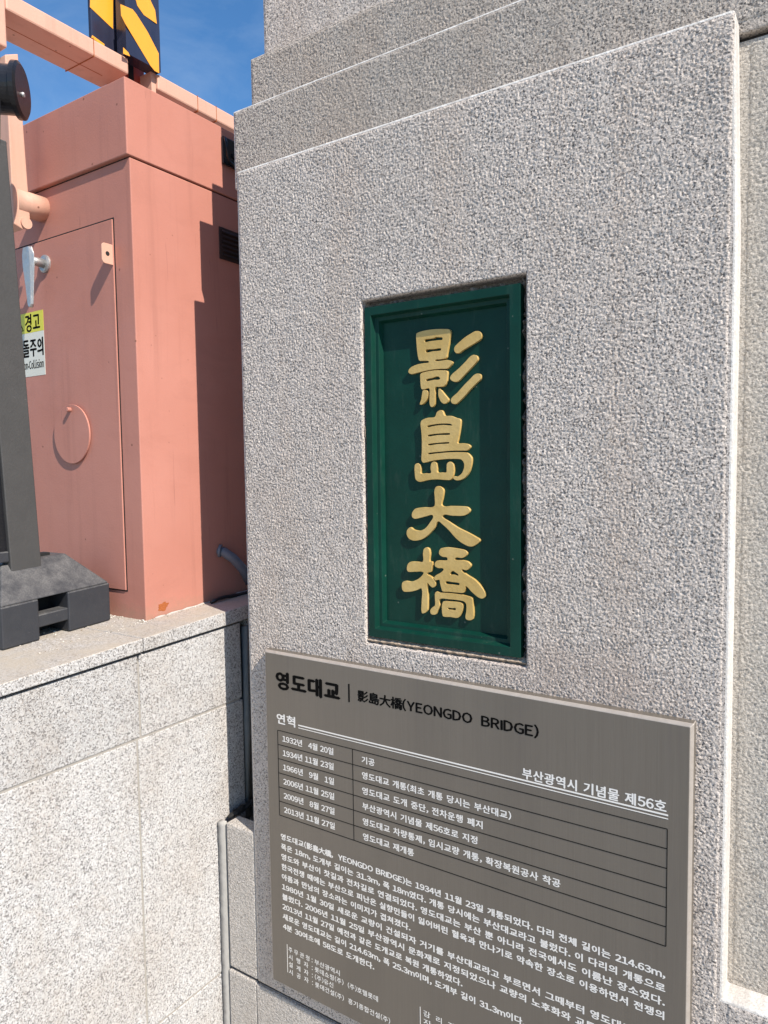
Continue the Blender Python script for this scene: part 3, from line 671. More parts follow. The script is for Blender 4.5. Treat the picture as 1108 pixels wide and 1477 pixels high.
# outlines of the characters written on the sign and sticker: one list of x, z, x, z ... per contour, in thousandths of the type size
GLYPH_OUTLINES = {
'(': [[1254,1125,1194,1156,1050,945,995,680,1050,415,1194,204,1254,235,1118,435,1068,680,1118,925]],
')': [[551,945,406,1156,346,1125,482,925,532,680,482,435,346,235,406,204,551,415,605,680]],
',': [[608,504,545,535,492,517,469,463,491,410,544,392,561,394,525,306,435,246,457,193,583,280,630,420]],
'-': [[583,567,340,567,340,474,583,474]],
'.': [[595,439,539,461,483,439,460,383,483,326,539,304,595,326,618,383]],
'0': [[800,1046,605,952,529,670,605,385,800,288,996,385,1071,670,996,952],[670,903,800,972,930,903,981,670,930,435,800,362,670,435,619,670]],
'1': [[861,1035,792,1035,710,1003,600,982,600,924,770,924,770,376,547,376,547,300,1070,300,1070,376,861,376]],
'2': [[963,988,788,1047,646,1011,531,915,589,863,679,941,784,971,899,929,939,822,828,609,543,353,543,300,1066,300,1066,378,750,376,691,372,931,600,1030,824]],
'3': [[966,995,794,1047,654,1017,538,935,588,879,683,948,791,971,903,937,942,852,887,757,708,715,708,645,903,606,962,500,913,400,792,364,663,393,566,470,518,412,628,324,797,288,976,343,1051,495,1005,620,890,683,890,687,993,751,1030,862]],
'4': [[865,1035,522,563,522,502,892,502,892,300,978,300,978,502,1091,502,1091,575,978,575,978,1035],[892,954,896,954,892,575,626,575,813,829]],
'5': [[593,1035,570,683,619,653,696,692,784,703,912,658,961,537,906,411,777,365,655,391,566,456,520,397,628,320,785,288,971,353,1054,540,980,715,805,773,722,764,654,736,672,956,1025,956,1025,1035]],
'6': [[968,1021,844,1046,636,951,541,631,625,369,823,288,993,352,1063,532,993,702,829,757,718,730,629,660,704,904,846,970,931,953,999,903,1051,960],[817,686,930,648,976,530,933,405,824,361,697,412,632,574,714,656]],
'7': [[1062,1035,541,1035,541,957,957,957,779,657,711,300,808,300,866,654,1062,978]],
'8': [[974,991,800,1047,630,992,565,854,592,761,673,688,571,605,534,487,605,346,802,288,996,345,1064,483,1030,589,927,667,1011,756,1038,855],[691,942,797,979,916,938,957,847,939,771,867,694,715,752,649,854],[648,585,733,657,904,593,974,486,930,394,805,355,670,396,619,495]],
'9': [[777,1046,975,965,1059,702,964,383,756,288,632,313,549,374,601,430,669,381,754,364,896,431,971,674,882,603,771,576,607,631,537,801,607,982],[667,928,776,973,903,922,968,759,886,678,783,648,670,686,624,803]],
':': [[603,915,550,936,497,915,474,860,497,806,550,786,603,806,626,860],[603,426,550,446,497,426,474,371,497,317,550,296,603,317,626,371]],
'B': [[540,300,540,1035,789,1035,995,993,1069,854,1040,757,951,695,951,690,1071,633,1115,515,1039,351,810,300],[632,962,782,962,928,935,976,842,928,751,774,722,632,722],[632,650,796,650,969,618,1023,518,968,406,799,374,632,374]],
'C': [[1005,1020,870,1047,606,944,504,666,606,389,865,288,1009,315,1122,393,1070,453,979,392,869,370,673,451,599,669,673,885,871,966,970,946,1048,896,1101,956]],
'D': [[523,300,523,1035,726,1035,1020,940,1120,671,1021,398,731,300],[613,958,720,958,948,885,1025,671,948,453,720,377,613,377]],
'E': [[579,300,579,1035,1060,1035,1060,956,671,956,671,725,984,725,984,646,671,646,671,379,1073,379,1073,300]],
'G': [[1003,1018,856,1047,584,945,477,666,582,388,852,287,1003,312,1107,372,1107,680,835,680,835,603,1022,603,1022,412,952,380,862,369,650,450,572,669,652,886,858,966,968,945,1045,896,1098,956]],
'I': [[474,982,376,982,376,300,474,300]],
'N': [[507,300,507,1035,601,1035,913,576,1013,420,1018,420,1009,536,1006,1035,1095,1035,1095,300,999,300,687,760,589,915,584,915,594,685,594,300]],
'O': [[800,1047,544,947,445,670,545,391,800,288,1057,391,1155,670,1056,947],[612,887,800,966,989,887,1060,670,989,450,800,369,612,450,540,670]],
'R': [[554,300,554,1035,806,1035,1017,989,1098,828,1045,692,901,625,1123,300,1018,300,808,611,642,611,642,300],[642,959,792,959,949,930,1004,828,949,720,792,685,642,685]],
'Y': [[597,1035,499,1035,754,586,754,300,846,300,846,586,1101,1035,1005,1035,802,667,798,667]],
'i': [[847,844,755,844,755,300,847,300],[850,1072,800,1091,750,1072,730,1023,750,975,800,956,850,975,870,1023]],
'l': [[832,1096,740,1096,740,484,787,338,920,288,997,297,1066,319,1042,388,987,370,939,364,861,390,832,476]],
'm': [[774,829,664,857,556,830,461,764,452,845,377,845,377,300,468,300,468,694,554,756,633,777,726,742,757,632,757,300,848,300,848,694,934,756,1014,777,1108,742,1138,632,1138,300,1229,300,1229,644,1184,802,1045,857,935,828,834,753]],
'n': [[1003,803,860,857,743,830,643,764,634,845,560,845,560,300,651,300,651,694,739,756,827,777,923,743,955,632,955,300,1050,300,1050,644]],
'o': [[999,781,800,856,601,781,515,571,601,363,800,288,999,363,1085,571],[664,722,800,779,936,722,988,571,936,421,800,364,664,421,612,571]],
's': [[924,836,804,856,634,812,576,704,638,607,783,549,922,500,960,442,924,383,815,358,688,378,589,432,545,372,663,312,812,288,990,335,1052,448,999,547,835,611,715,652,669,708,698,763,804,786,898,770,979,729,1023,787]],
'大': [[761,1139,842,1139,839,1005,826,853,1242,853,1242,776,863,776,1014,482,1258,292,1202,222,958,420,801,719,674,440,400,222,375,254,343,284,617,499,733,776,362,776,362,853,746,853,759,1006]],
'島': [[831,1132,744,1144,713,1060,481,1060,481,497,1133,497,1114,351,1092,292,1079,284,960,287,972,255,978,222,1092,221,1125,228,1152,246,1184,328,1211,555,555,555,555,620,1247,620,1247,680,555,680,555,752,1097,752,1097,1060,792,1060],[555,1004,1023,1004,1023,930,555,930],[1023,878,555,878,555,807,1023,807],[705,481,636,481,636,346,465,346,465,448,396,448,396,286,875,286,875,255,944,255,944,452,875,452,875,346,705,346]],
'影': [[1140,1120,1211,1091,1088,960,946,854,892,906,1028,1001],[1173,850,1242,821,1106,681,945,571,893,624,1047,724],[640,830,570,814,593,768,359,768,359,707,893,707,893,768,673,768],[416,657,416,465,592,465,590,291,492,288,515,225,586,227,634,236,659,258,666,299,666,465,847,465,847,657],[486,603,774,603,774,519,486,519],[1193,560,1262,534,1111,358,915,226,863,283,1052,401],[824,369,771,445,717,420,769,342,808,269,864,299],[454,443,518,424,469,335,409,259,356,300,411,366],[408,1105,408,832,858,832,858,1105],[479,1054,785,1054,785,993,479,993],[479,944,785,944,785,883,479,883]],
'橋': [[486,1140,554,1140,554,923,665,923,665,853,554,853,554,776,671,602,630,547,554,691,554,221,486,221,486,684,432,531,369,410,331,475,417,645,479,853,352,853,352,923,486,923],[1146,1126,1190,1075,1083,1056,957,1042,933,973,1248,973,1248,912,1086,912,1171,824,1272,761,1225,706,1171,740,1119,784,1119,665,798,665,798,782,748,741,691,703,670,731,644,753,748,826,823,912,675,912,675,973,859,973,884,1037,710,1030,693,1082,939,1097],[902,912,1015,912,1058,851,861,851],[863,801,1052,801,1052,714,863,714],[687,618,687,220,757,220,757,558,1162,558,1162,299,1158,288,1108,283,1044,284,1068,221,1147,223,1198,232,1225,256,1232,298,1232,618],[831,504,831,273,887,273,887,318,1088,318,1088,504],[887,455,1030,455,1030,367,887,367]],
'가': [[962,1127,1045,1127,1045,760,1189,760,1189,691,1045,691,1045,223,962,223],[397,1030,812,1030,716,670,401,394,355,458,621,673,729,961,397,961]],
'감': [[482,572,482,235,1052,235,1052,572],[970,504,564,504,564,302,970,302],[969,1127,1052,1127,1052,907,1185,907,1185,838,1052,838,1052,614,969,614],[389,1068,806,1068,694,778,382,604,349,671,609,802,716,1001,389,1001]],
'같': [[969,1127,1052,1127,1052,917,1185,917,1185,848,1052,848,1052,644,969,644],[391,1063,810,1063,698,782,387,626,353,694,616,811,718,996,391,996],[482,603,1056,603,1056,540,565,540,565,452,1046,452,1046,390,565,390,565,298,1077,298,1077,234,482,234]],
'개': [[1116,1127,1036,1127,1036,763,914,763,914,1103,836,1103,836,267,914,267,914,695,1036,695,1036,222,1116,222],[385,1010,736,1010,664,681,398,416,350,475,576,682,655,942,385,942]],
'거': [[1093,1127,1011,1127,1011,764,800,764,800,695,1011,695,1011,222,1093,222],[389,1029,802,1029,711,671,395,394,350,459,620,676,719,962,389,962]],
'건': [[1094,1126,1011,1126,1011,848,815,848,815,779,1011,779,1011,458,1094,458],[409,1057,819,1057,705,754,399,562,364,629,617,773,729,988,409,988],[522,526,606,526,606,310,1117,310,1117,242,522,242]],
'결': [[1094,1127,1011,1127,1011,996,807,996,815,1082,411,1082,411,1014,724,1014,621,829,365,713,394,645,645,753,788,931,1011,931,1011,823,774,823,774,758,1011,758,1011,665,1094,665],[1094,624,512,624,512,557,1011,557,1011,465,514,465,514,231,1124,231,1124,298,596,298,596,402,1094,402]],
'겹': [[509,595,592,595,592,482,1011,482,1011,595,1093,595,1093,234,509,234],[592,416,1011,416,1011,301,592,301],[1011,1127,1093,1127,1093,640,1011,640,1011,732,777,732,777,801,1011,801,1011,917,788,917,645,734,394,620,362,687,621,810,726,1003,408,1003,408,1071,816,1071,808,985,1011,985]],
'경': [[800,575,1018,529,1099,401,1018,273,800,226,581,273,500,401,581,529],[800,509,641,481,582,401,641,321,800,293,958,321,1017,401,958,481],[1094,1126,1011,1126,1011,960,806,960,816,1059,408,1059,408,991,726,991,619,786,362,651,396,585,641,706,785,893,1011,893,1011,772,775,772,775,704,1011,704,1011,585,1094,585]],
'계': [[1039,1127,1118,1127,1118,222,1039,222],[936,1103,857,1103,857,876,724,876,733,943,736,1012,389,1012,389,944,654,944,569,683,349,477,398,417,601,593,709,808,857,808,857,649,694,649,694,581,857,581,857,268,936,268]],
'고': [[437,1036,1070,1036,1066,764,1037,528,953,538,983,767,987,968,437,968],[668,741,750,741,750,418,1167,418,1167,349,350,349,350,418,668,418]],
'공': [[755,556,985,512,1070,389,985,268,755,224,526,268,441,389,526,512],[755,492,586,465,523,389,586,316,755,289,925,316,988,389,925,464],[447,1081,1063,1081,1060,893,1038,765,957,774,978,898,981,1014,447,1014],[686,880,768,880,768,706,1166,706,1166,638,351,638,351,706,686,706]],
'과': [[391,1028,847,1028,844,835,821,620,739,627,761,823,765,960,391,960],[614,769,532,769,532,492,341,489,351,420,620,426,910,454,905,516,762,502,614,494],[960,1127,1043,1127,1043,749,1187,749,1187,678,1043,678,1043,222,960,222]],
'관': [[399,1057,847,1057,844,897,824,741,742,749,762,887,766,988,399,988],[617,855,535,855,535,660,344,658,353,590,624,596,915,626,910,687,766,672,617,663],[970,1127,1054,1127,1054,833,1183,833,1183,763,1054,763,1054,446,970,446],[482,508,565,508,565,310,1083,310,1083,242,482,242]],
'광': [[762,551,982,508,1062,389,982,268,762,225,542,268,462,389,542,508],[762,486,603,460,545,389,603,316,762,291,920,316,978,389,920,460],[399,1070,847,1070,844,918,823,777,742,784,761,908,765,1002,399,1002],[617,874,535,874,535,695,344,693,353,624,625,630,915,660,910,720,617,697],[970,1127,1054,1127,1054,881,1183,881,1183,811,1054,811,1054,563,970,563]],
'교': [[435,1036,1072,1036,1068,756,1040,535,958,544,986,759,990,968,435,968],[633,716,550,716,550,418,350,418,350,349,1167,349,1167,418,856,418,856,716,774,716,774,418,633,418]],
'국': [[1064,1084,454,1084,454,1016,982,1016,979,904,958,761,350,761,350,693,717,693,717,528,435,528,435,461,986,461,986,222,1069,222,1069,528,800,528,800,693,1170,693,1170,761,1041,761,1061,904]],
'그': [[350,423,1167,423,1167,354,350,354],[439,1031,1058,1031,1054,750,1024,500,940,509,972,751,976,963,439,963]],
'기': [[1009,1127,1092,1127,1092,222,1009,222],[403,1029,826,1029,729,667,405,391,361,458,636,673,742,962,403,962]],
'길': [[1008,1127,1091,1127,1091,665,1008,665],[411,1083,822,1083,709,801,395,647,365,714,628,830,731,1015,411,1015],[1091,622,506,622,506,556,1008,556,1008,464,509,464,509,231,1122,231,1122,297,591,297,591,402,1091,402]],
'나': [[962,1127,1045,1127,1045,766,1189,766,1189,697,1045,697,1045,223,962,223],[468,1038,386,1038,386,452,667,460,888,492,878,562,667,531,468,521]],
'난': [[476,1061,393,1061,393,636,670,644,888,676,878,745,671,714,476,706],[969,1126,1052,1126,1052,858,1185,858,1185,788,1052,788,1052,473,969,473],[491,536,574,536,574,310,1084,310,1084,242,491,242]],
'남': [[482,566,482,235,1052,235,1052,566],[971,500,563,500,563,302,971,302],[969,1126,1052,1126,1052,919,1186,919,1186,850,1052,850,1052,615,969,615],[476,1081,393,1081,393,684,669,692,887,724,877,793,670,763,476,753]],
'년': [[1094,1126,1011,1126,1011,1009,755,1009,755,942,1011,942,1011,836,755,836,755,769,1011,769,1011,456,1094,456],[485,1061,403,1061,403,591,666,597,870,624,861,693,669,668,485,660],[515,514,598,514,598,310,1118,310,1118,242,515,242]],
'념': [[513,554,513,234,1094,234,1094,554],[1012,487,594,487,594,302,1012,302],[1094,1127,1011,1127,1011,1026,757,1026,757,961,1011,961,1011,866,757,866,757,801,1011,801,1011,595,1094,595],[487,1082,404,1082,404,635,675,641,864,667,854,734,677,710,487,704]],
'노': [[450,1050,534,1050,534,716,1076,716,1076,648,800,648,800,407,1170,407,1170,339,350,339,350,407,717,407,717,648,450,648]],
'는': [[349,666,1169,666,1169,599,349,599],[460,1094,542,1094,542,855,1075,855,1075,788,460,788],[454,508,537,508,537,312,1080,312,1080,244,454,244]],
'니': [[1008,1127,1090,1127,1090,222,1008,222],[489,1038,407,1038,407,455,697,465,925,499,914,569,697,537,489,527]],
'다': [[962,1127,1045,1127,1045,770,1193,770,1193,701,1045,701,1045,221,962,221],[389,1039,389,447,685,453,888,477,878,548,685,524,471,517,471,971,808,971,808,1039]],
'단': [[969,1127,1052,1127,1052,859,1186,859,1186,790,1052,790,1052,472,969,472],[489,538,571,538,571,310,1092,310,1092,242,489,242],[392,1049,392,632,697,638,883,663,873,731,696,707,474,701,474,981,791,981,791,1049]],
'당': [[764,570,981,524,1060,397,981,270,764,224,546,270,466,397,546,524],[764,503,605,475,547,397,605,319,764,291,922,319,980,397,922,475],[969,1127,1053,1127,1053,892,1185,892,1185,823,1053,823,1053,589,969,589],[390,1058,390,661,697,667,883,691,874,759,697,735,472,729,472,990,789,990,789,1058]],
'대': [[1117,1127,1038,1127,1038,764,910,764,910,1107,833,1107,833,269,910,269,910,696,1038,696,1038,222,1117,222],[382,1017,382,445,619,450,776,472,768,541,625,521,465,515,465,949,718,949,718,1017]],
'데': [[1038,1127,1118,1127,1118,222,1038,222],[856,1106,934,1106,934,269,856,269,856,713,662,713,662,782,856,782],[384,1016,384,440,624,445,776,466,768,535,629,515,465,509,465,948,723,948,723,1016]],
'도': [[454,1054,454,637,717,637,717,405,350,405,350,336,1170,336,1170,405,799,405,799,637,1075,637,1075,704,537,704,537,986,1066,986,1066,1054]],
'돌': [[459,1092,459,820,717,820,717,734,350,734,350,667,1167,667,1167,734,800,734,800,820,1070,820,1070,887,541,887,541,1024,1061,1024,1061,1092],[1062,591,449,591,449,528,981,528,981,448,451,448,451,233,1089,233,1089,298,532,298,532,388,1062,388]],
'되': [[1004,1127,1087,1127,1087,221,1004,221],[422,1041,422,669,607,669,607,490,355,487,366,417,649,423,952,451,945,512,690,493,690,669,884,669,884,737,504,737,504,974,880,974,880,1041]],
'들': [[350,749,1168,749,1168,682,350,682],[459,1097,459,822,1070,822,1070,889,541,889,541,1030,1061,1030,1061,1097],[1062,603,449,603,449,538,981,538,981,453,451,453,451,233,1089,233,1089,299,532,299,532,391,1062,391]],
'때': [[1050,1127,1129,1127,1129,222,1050,222,1050,690,944,690,944,267,867,267,867,1107,944,1107,944,758,1050,758],[376,1013,376,457,484,460,583,475,576,545,510,532,453,528,453,945,570,945,570,1013],[609,1013,609,457,732,460,834,478,826,548,751,533,685,527,685,945,808,945,808,1013]],
'라': [[963,1127,1045,1127,1045,768,1193,768,1193,698,1045,698,1045,221,963,221],[385,1043,793,1043,793,718,469,718,469,509,687,515,884,540,892,472,687,446,387,439,387,786,711,786,711,975,385,975]],
'량': [[763,553,981,510,1060,388,981,267,763,224,545,267,465,388,545,510],[763,488,604,462,546,388,604,314,763,288,922,314,979,388,922,462],[969,1126,1052,1126,1052,986,1186,986,1186,916,1052,916,1052,796,1186,796,1186,726,1052,726,1052,579,969,579],[387,1070,794,1070,794,825,471,825,471,701,684,707,882,730,890,662,684,638,389,632,389,889,713,889,713,1003,387,1003]],
'렀': [[1094,1126,1011,1126,1011,929,842,929,842,860,1011,860,1011,594,1094,594],[386,1084,786,1084,786,833,470,833,470,706,670,711,860,732,867,663,668,642,388,638,388,897,705,897,705,1016,386,1016],[658,564,578,564,578,523,530,392,396,296,438,234,547,303,616,403,679,298,785,226,889,301,951,405,1020,303,1133,234,1174,296,1040,389,993,523,993,564,912,564,912,523,880,409,783,307,689,403,658,523]],
'로': [[1068,1060,450,1060,450,992,986,992,986,852,452,852,452,572,717,572,717,403,350,403,350,334,1170,334,1170,403,799,403,799,572,1089,572,1089,640,534,640,534,786,1068,786]],
'롯': [[1064,1099,453,1099,453,1034,982,1034,982,946,455,946,455,729,718,729,718,639,349,639,349,572,1169,572,1169,639,800,639,800,729,1083,729,1083,794,537,794,537,884,1064,884],[717,524,801,524,801,507,890,364,1105,290,1075,226,886,285,759,398,633,285,444,226,414,290,628,364,717,507]],
'르': [[350,405,1170,405,1170,336,350,336],[1068,1058,450,1058,450,990,986,990,986,850,452,850,452,570,1089,570,1089,637,534,637,534,783,1068,783]],
'를': [[349,707,1169,707,1169,643,349,643],[1067,571,447,571,447,511,985,511,985,435,449,435,449,234,1096,234,1096,294,531,294,531,378,1067,378],[1064,1100,453,1100,453,1041,982,1041,982,968,455,968,455,774,1080,774,1080,834,537,834,537,912,1064,912]],
'름': [[349,660,1169,660,1169,593,349,593],[460,511,460,234,1065,234,1065,511],[983,444,541,444,541,302,983,302],[1064,1105,453,1105,453,1039,982,1039,982,952,455,952,455,737,1083,737,1083,802,537,802,537,890,1064,890]],
'리': [[1009,1127,1091,1127,1091,221,1009,221],[400,1043,818,1043,818,720,486,720,486,509,701,516,924,541,932,473,702,446,402,440,402,787,734,787,734,975,400,975]],
'린': [[1008,1126,1090,1126,1090,460,1008,460],[501,512,584,512,584,310,1116,310,1116,242,501,242],[395,1062,805,1062,805,800,478,800,478,657,700,663,900,687,909,619,700,595,397,589,397,864,724,864,724,995,395,995]],
'만': [[387,1045,387,627,803,627,803,1045],[722,978,468,978,468,694,722,694],[969,1127,1052,1127,1052,852,1185,852,1185,783,1052,783,1052,464,969,464],[489,527,571,527,571,310,1092,310,1092,242,489,242]],
'며': [[1012,1127,1094,1127,1094,221,1012,221,1012,593,797,593,797,451,386,451,386,1038,797,1038,797,910,1012,910],[716,972,468,972,468,517,716,517],[797,842,1012,842,1012,661,797,661]],
'면': [[1011,1126,1094,1126,1094,466,1011,466,1011,706,804,706,804,625,392,625,392,1048,804,1048,804,968,1011,968],[723,981,473,981,473,691,723,691],[804,899,1011,899,1011,774,804,774],[513,525,596,525,596,310,1115,310,1115,242,513,242]],
'무': [[454,1077,454,724,1064,724,1064,1077],[982,1010,535,1010,535,790,982,790],[349,602,1169,602,1169,534,798,534,798,223,716,223,716,534,349,534]],
'문': [[455,1084,455,767,1062,767,1062,1084],[981,1018,536,1018,536,833,981,833],[349,665,1169,665,1169,597,806,597,806,414,724,414,724,597,349,597],[453,501,536,501,536,310,1078,310,1078,242,453,242]],
'물': [[456,1097,456,821,1061,821,1061,1097],[979,1031,537,1031,537,887,979,887],[1167,746,350,746,350,679,716,679,716,591,449,591,449,527,981,527,981,448,451,448,451,232,1089,232,1089,297,532,297,532,387,1062,387,1062,591,799,591,799,679,1167,679]],
'미': [[401,1038,401,449,817,449,817,1038],[737,972,483,972,483,516,737,516],[1007,1127,1090,1127,1090,221,1007,221]],
'민': [[397,1048,397,627,819,627,819,1048],[738,981,478,981,478,694,738,694],[1008,1126,1091,1126,1091,476,1008,476],[510,538,593,538,593,320,1119,320,1119,252,510,252]],
'버': [[1094,1127,1012,1127,1012,791,801,791,801,1056,720,1056,720,821,469,821,469,1056,386,1056,386,449,801,449,801,723,1012,723,1012,221,1094,221],[469,755,720,755,720,517,469,517]],
'복': [[441,504,1066,504,1066,222,983,222,983,437,441,437],[458,1106,540,1106,540,1003,978,1003,978,1106,1060,1106,1060,767,800,767,800,660,1167,660,1167,592,350,592,350,660,717,660,717,767,458,767],[540,939,978,939,978,834,540,834]],
'부': [[453,1090,535,1090,535,966,982,966,982,1090,1065,1090,1065,699,453,699],[535,899,982,899,982,767,535,767],[349,591,1169,591,1169,524,798,524,798,222,716,222,716,524,349,524]],
'분': [[458,1098,540,1098,540,983,978,983,978,1098,1060,1098,1060,736,458,736],[540,919,978,919,978,803,540,803],[349,649,1169,649,1169,582,806,582,806,407,724,407,724,582,349,582],[453,488,535,488,535,310,1078,310,1078,242,453,242]],
'불': [[458,1113,540,1113,540,1028,978,1028,978,1113,1060,1113,1060,814,458,814],[540,965,978,965,978,879,540,879],[1167,741,350,741,350,673,716,673,716,586,449,586,449,523,981,523,981,444,451,444,451,232,1089,232,1089,297,532,297,532,384,1062,384,1062,586,799,586,799,673,1167,673]],
'뿐': [[425,1098,504,1098,504,985,646,985,646,1098,724,1098,724,735,425,735],[504,920,646,920,646,803,504,803],[793,1098,872,1098,872,985,1013,985,1013,1098,1092,1098,1092,735,793,735],[872,920,1013,920,1013,803,872,803],[349,646,1169,646,1169,579,806,579,806,403,724,403,724,579,349,579],[453,481,535,481,535,304,1078,304,1078,236,453,236]],
'사': [[571,1049,653,1049,653,887,720,657,883,499,832,433,701,546,613,715,524,535,388,415,337,482,504,647,571,887],[962,1127,1045,1127,1045,761,1193,761,1193,690,1045,690,1045,222,962,222]],
'산': [[572,1072,654,1072,654,958,716,786,877,672,835,606,703,688,616,813,529,674,391,584,346,650,511,771,572,961],[969,1127,1052,1127,1052,850,1185,850,1185,780,1052,780,1052,459,969,459],[490,523,574,523,574,310,1092,310,1092,242,490,242]],
'새': [[540,1042,620,1042,620,874,670,659,809,506,759,441,649,543,580,689,508,530,393,418,340,479,487,643,540,869],[1119,1127,1039,1127,1039,763,919,763,919,1108,840,1108,840,268,919,268,919,695,1039,695,1039,222,1119,222]],
'서': [[1012,1127,1094,1127,1094,221,1012,221,1012,752,802,752,802,820,1012,820],[583,1049,667,1049,667,887,734,653,900,496,850,429,715,545,626,716,537,535,401,413,349,480,516,646,583,887]],
'설': [[1011,1127,1094,1127,1094,660,1011,660,1011,895,814,895,814,963,1011,963],[576,1098,657,1098,657,1014,719,851,879,744,835,679,704,756,618,875,531,743,393,658,349,724,514,837,576,1014],[1094,614,512,614,512,548,1012,548,1012,460,514,460,514,234,1127,234,1127,301,595,301,595,397,1094,397]],
'소': [[712,1066,799,1066,799,997,905,796,1131,686,1095,617,895,705,756,868,617,705,418,617,382,686,607,796,712,997],[715,628,797,628,797,408,1170,408,1170,340,350,340,350,408,715,408]],
'속': [[441,517,1066,517,1066,222,983,222,983,451,441,451],[716,1113,800,1113,800,1072,898,914,1117,829,1085,763,892,832,758,961,625,832,430,763,399,829,618,914,716,1072],[717,811,799,811,799,673,1169,673,1169,605,350,605,350,673,717,673]],
'쇼': [[655,610,573,610,573,406,350,406,350,338,1170,338,1170,406,946,406,946,610,864,610,864,406,655,406],[712,1067,799,1067,799,998,906,803,1132,698,1098,629,896,714,756,872,615,714,414,629,380,698,606,803,712,998]],
'시': [[1007,1127,1090,1127,1090,221,1007,221],[588,1049,671,1049,671,887,742,652,912,494,862,428,724,541,631,713,538,530,396,410,345,479,517,642,588,887]],
'신': [[1008,1126,1091,1126,1091,463,1008,463],[510,524,593,524,593,310,1119,310,1119,242,510,242],[585,1076,669,1076,669,985,731,798,894,676,851,610,716,698,628,833,540,688,403,593,359,659,523,789,585,985]],
'실': [[1008,1127,1090,1127,1090,659,1008,659],[1091,613,506,613,506,547,1009,547,1009,458,509,458,509,232,1122,232,1122,299,589,299,589,395,1091,395],[585,1101,669,1101,669,1032,733,860,897,749,856,684,718,765,628,891,538,755,398,667,356,733,522,851,585,1032]],
'아': [[590,1057,427,972,363,742,427,512,590,426,753,512,817,742,753,972],[590,983,483,917,442,742,483,566,590,500,697,566,738,742,697,917],[962,1127,1045,1127,1045,766,1193,766,1193,696,1045,696,1045,222,962,222]],
'약': [[464,547,1052,547,1052,222,969,222,969,479,464,479],[602,1073,771,1013,838,859,771,704,602,645,433,704,366,859,433,1013],[602,1002,491,962,447,859,491,755,602,715,714,755,758,859,714,962],[969,1127,1052,1127,1052,989,1183,989,1183,920,1052,920,1052,796,1183,796,1183,726,1052,726,1052,590,969,590]],
'어': [[1012,1127,1094,1127,1094,221,1012,221,1012,715,815,715,747,504,591,426,429,512,366,742,429,972,591,1057,745,983,815,782,1012,782],[591,983,486,917,445,742,486,566,591,500,697,566,738,742,697,917]],
'었': [[1011,1127,1094,1127,1094,611,1011,611,1011,832,826,832,751,702,597,652,431,711,365,864,431,1017,597,1076,749,1027,825,900,1011,900],[597,1006,706,966,749,864,706,761,597,721,488,761,444,864,488,966],[661,576,581,576,581,523,533,392,400,296,441,234,550,303,620,402,682,298,788,226,893,301,955,405,1023,303,1136,234,1178,296,1043,389,996,523,996,576,915,576,915,523,883,409,787,307,693,403,661,523]],
'에': [[1039,1127,1119,1127,1119,222,1039,222],[938,1108,859,1108,859,775,746,775,687,977,553,1051,413,966,361,737,414,506,553,421,689,498,746,707,859,707,859,268,938,268],[553,974,639,910,670,737,639,563,553,499,469,563,438,737,469,910]],
'여': [[1012,1127,1094,1127,1094,221,1012,221,1012,571,786,571,707,464,591,426,429,512,366,742,429,972,591,1057,702,1023,780,925,1012,925],[591,983,486,917,445,742,486,566,591,500,697,566,738,742,697,917],[803,857,1012,857,1012,639,806,639,814,688,813,802]],
'역': [[490,544,1094,544,1094,222,1011,222,1011,477,490,477],[1094,1127,1011,1127,1011,994,783,994,704,1054,597,1076,430,1015,364,859,430,702,597,641,703,663,782,723,1011,723,1011,594,1094,594],[597,1005,487,964,443,859,487,753,597,712,706,753,750,859,706,964],[1011,926,819,926,827,894,826,824,819,791,1011,791]],
'연': [[1094,1126,1011,1126,1011,985,781,985,702,1047,597,1069,430,1005,364,842,430,680,597,616,703,639,782,701,1011,701,1011,458,1094,458],[597,995,487,952,443,842,487,732,597,689,706,732,750,842,706,952],[1011,917,817,917,826,881,829,842,818,769,1011,769],[517,527,599,527,599,310,1119,310,1119,242,517,242]],
'였': [[1011,1127,1094,1127,1094,611,1011,611,1011,730,781,730,702,672,597,651,431,711,365,864,431,1018,597,1078,700,1058,778,1001,1011,1001],[597,1008,488,968,444,864,488,761,597,721,706,761,749,864,706,968],[817,934,1011,934,1011,798,818,798,826,830,825,900],[661,582,581,582,581,522,533,391,400,295,441,233,550,302,620,401,682,297,788,225,893,300,955,404,1023,302,1136,233,1178,295,1043,388,996,522,996,582,915,582,915,522,883,408,787,306,693,402,661,522]],
'영': [[1011,1127,1094,1127,1094,592,1011,592,1011,720,779,720,701,664,597,643,430,703,364,858,430,1013,597,1073,701,1053,779,996,1011,996],[597,1002,487,962,443,858,487,755,597,714,707,755,750,858,707,962],[817,929,1011,929,1011,788,818,788,829,858,826,895],[796,570,1016,524,1097,397,1016,270,796,224,576,270,495,397,576,524],[796,505,635,477,576,397,635,318,796,290,957,318,1016,397,957,477]],
'예': [[1039,1127,1119,1127,1119,222,1039,222],[940,1108,861,1108,861,908,722,908,655,1014,553,1051,413,966,361,737,414,506,553,421,654,458,721,564,861,564,861,268,940,268],[553,974,468,910,437,737,468,563,553,499,639,563,671,737,639,910],[861,840,739,840,747,737,739,633,861,633]],
'온': [[758,1100,990,1052,1076,920,1002,794,800,740,800,646,1167,646,1167,578,350,578,350,646,717,646,717,740,515,794,440,920,526,1052],[758,1033,588,1003,525,920,588,837,758,807,928,837,991,920,928,1003],[455,504,538,504,538,310,1076,310,1076,242,455,242]],
'와': [[791,1009,620,1068,448,1009,380,855,435,714,579,646,579,490,339,487,352,418,620,422,911,452,905,514,662,493,662,646,804,714,859,855],[620,997,506,958,461,855,506,753,620,713,733,753,778,855,733,958],[962,1127,1044,1127,1044,754,1188,754,1188,684,1044,684,1044,222,962,222]],
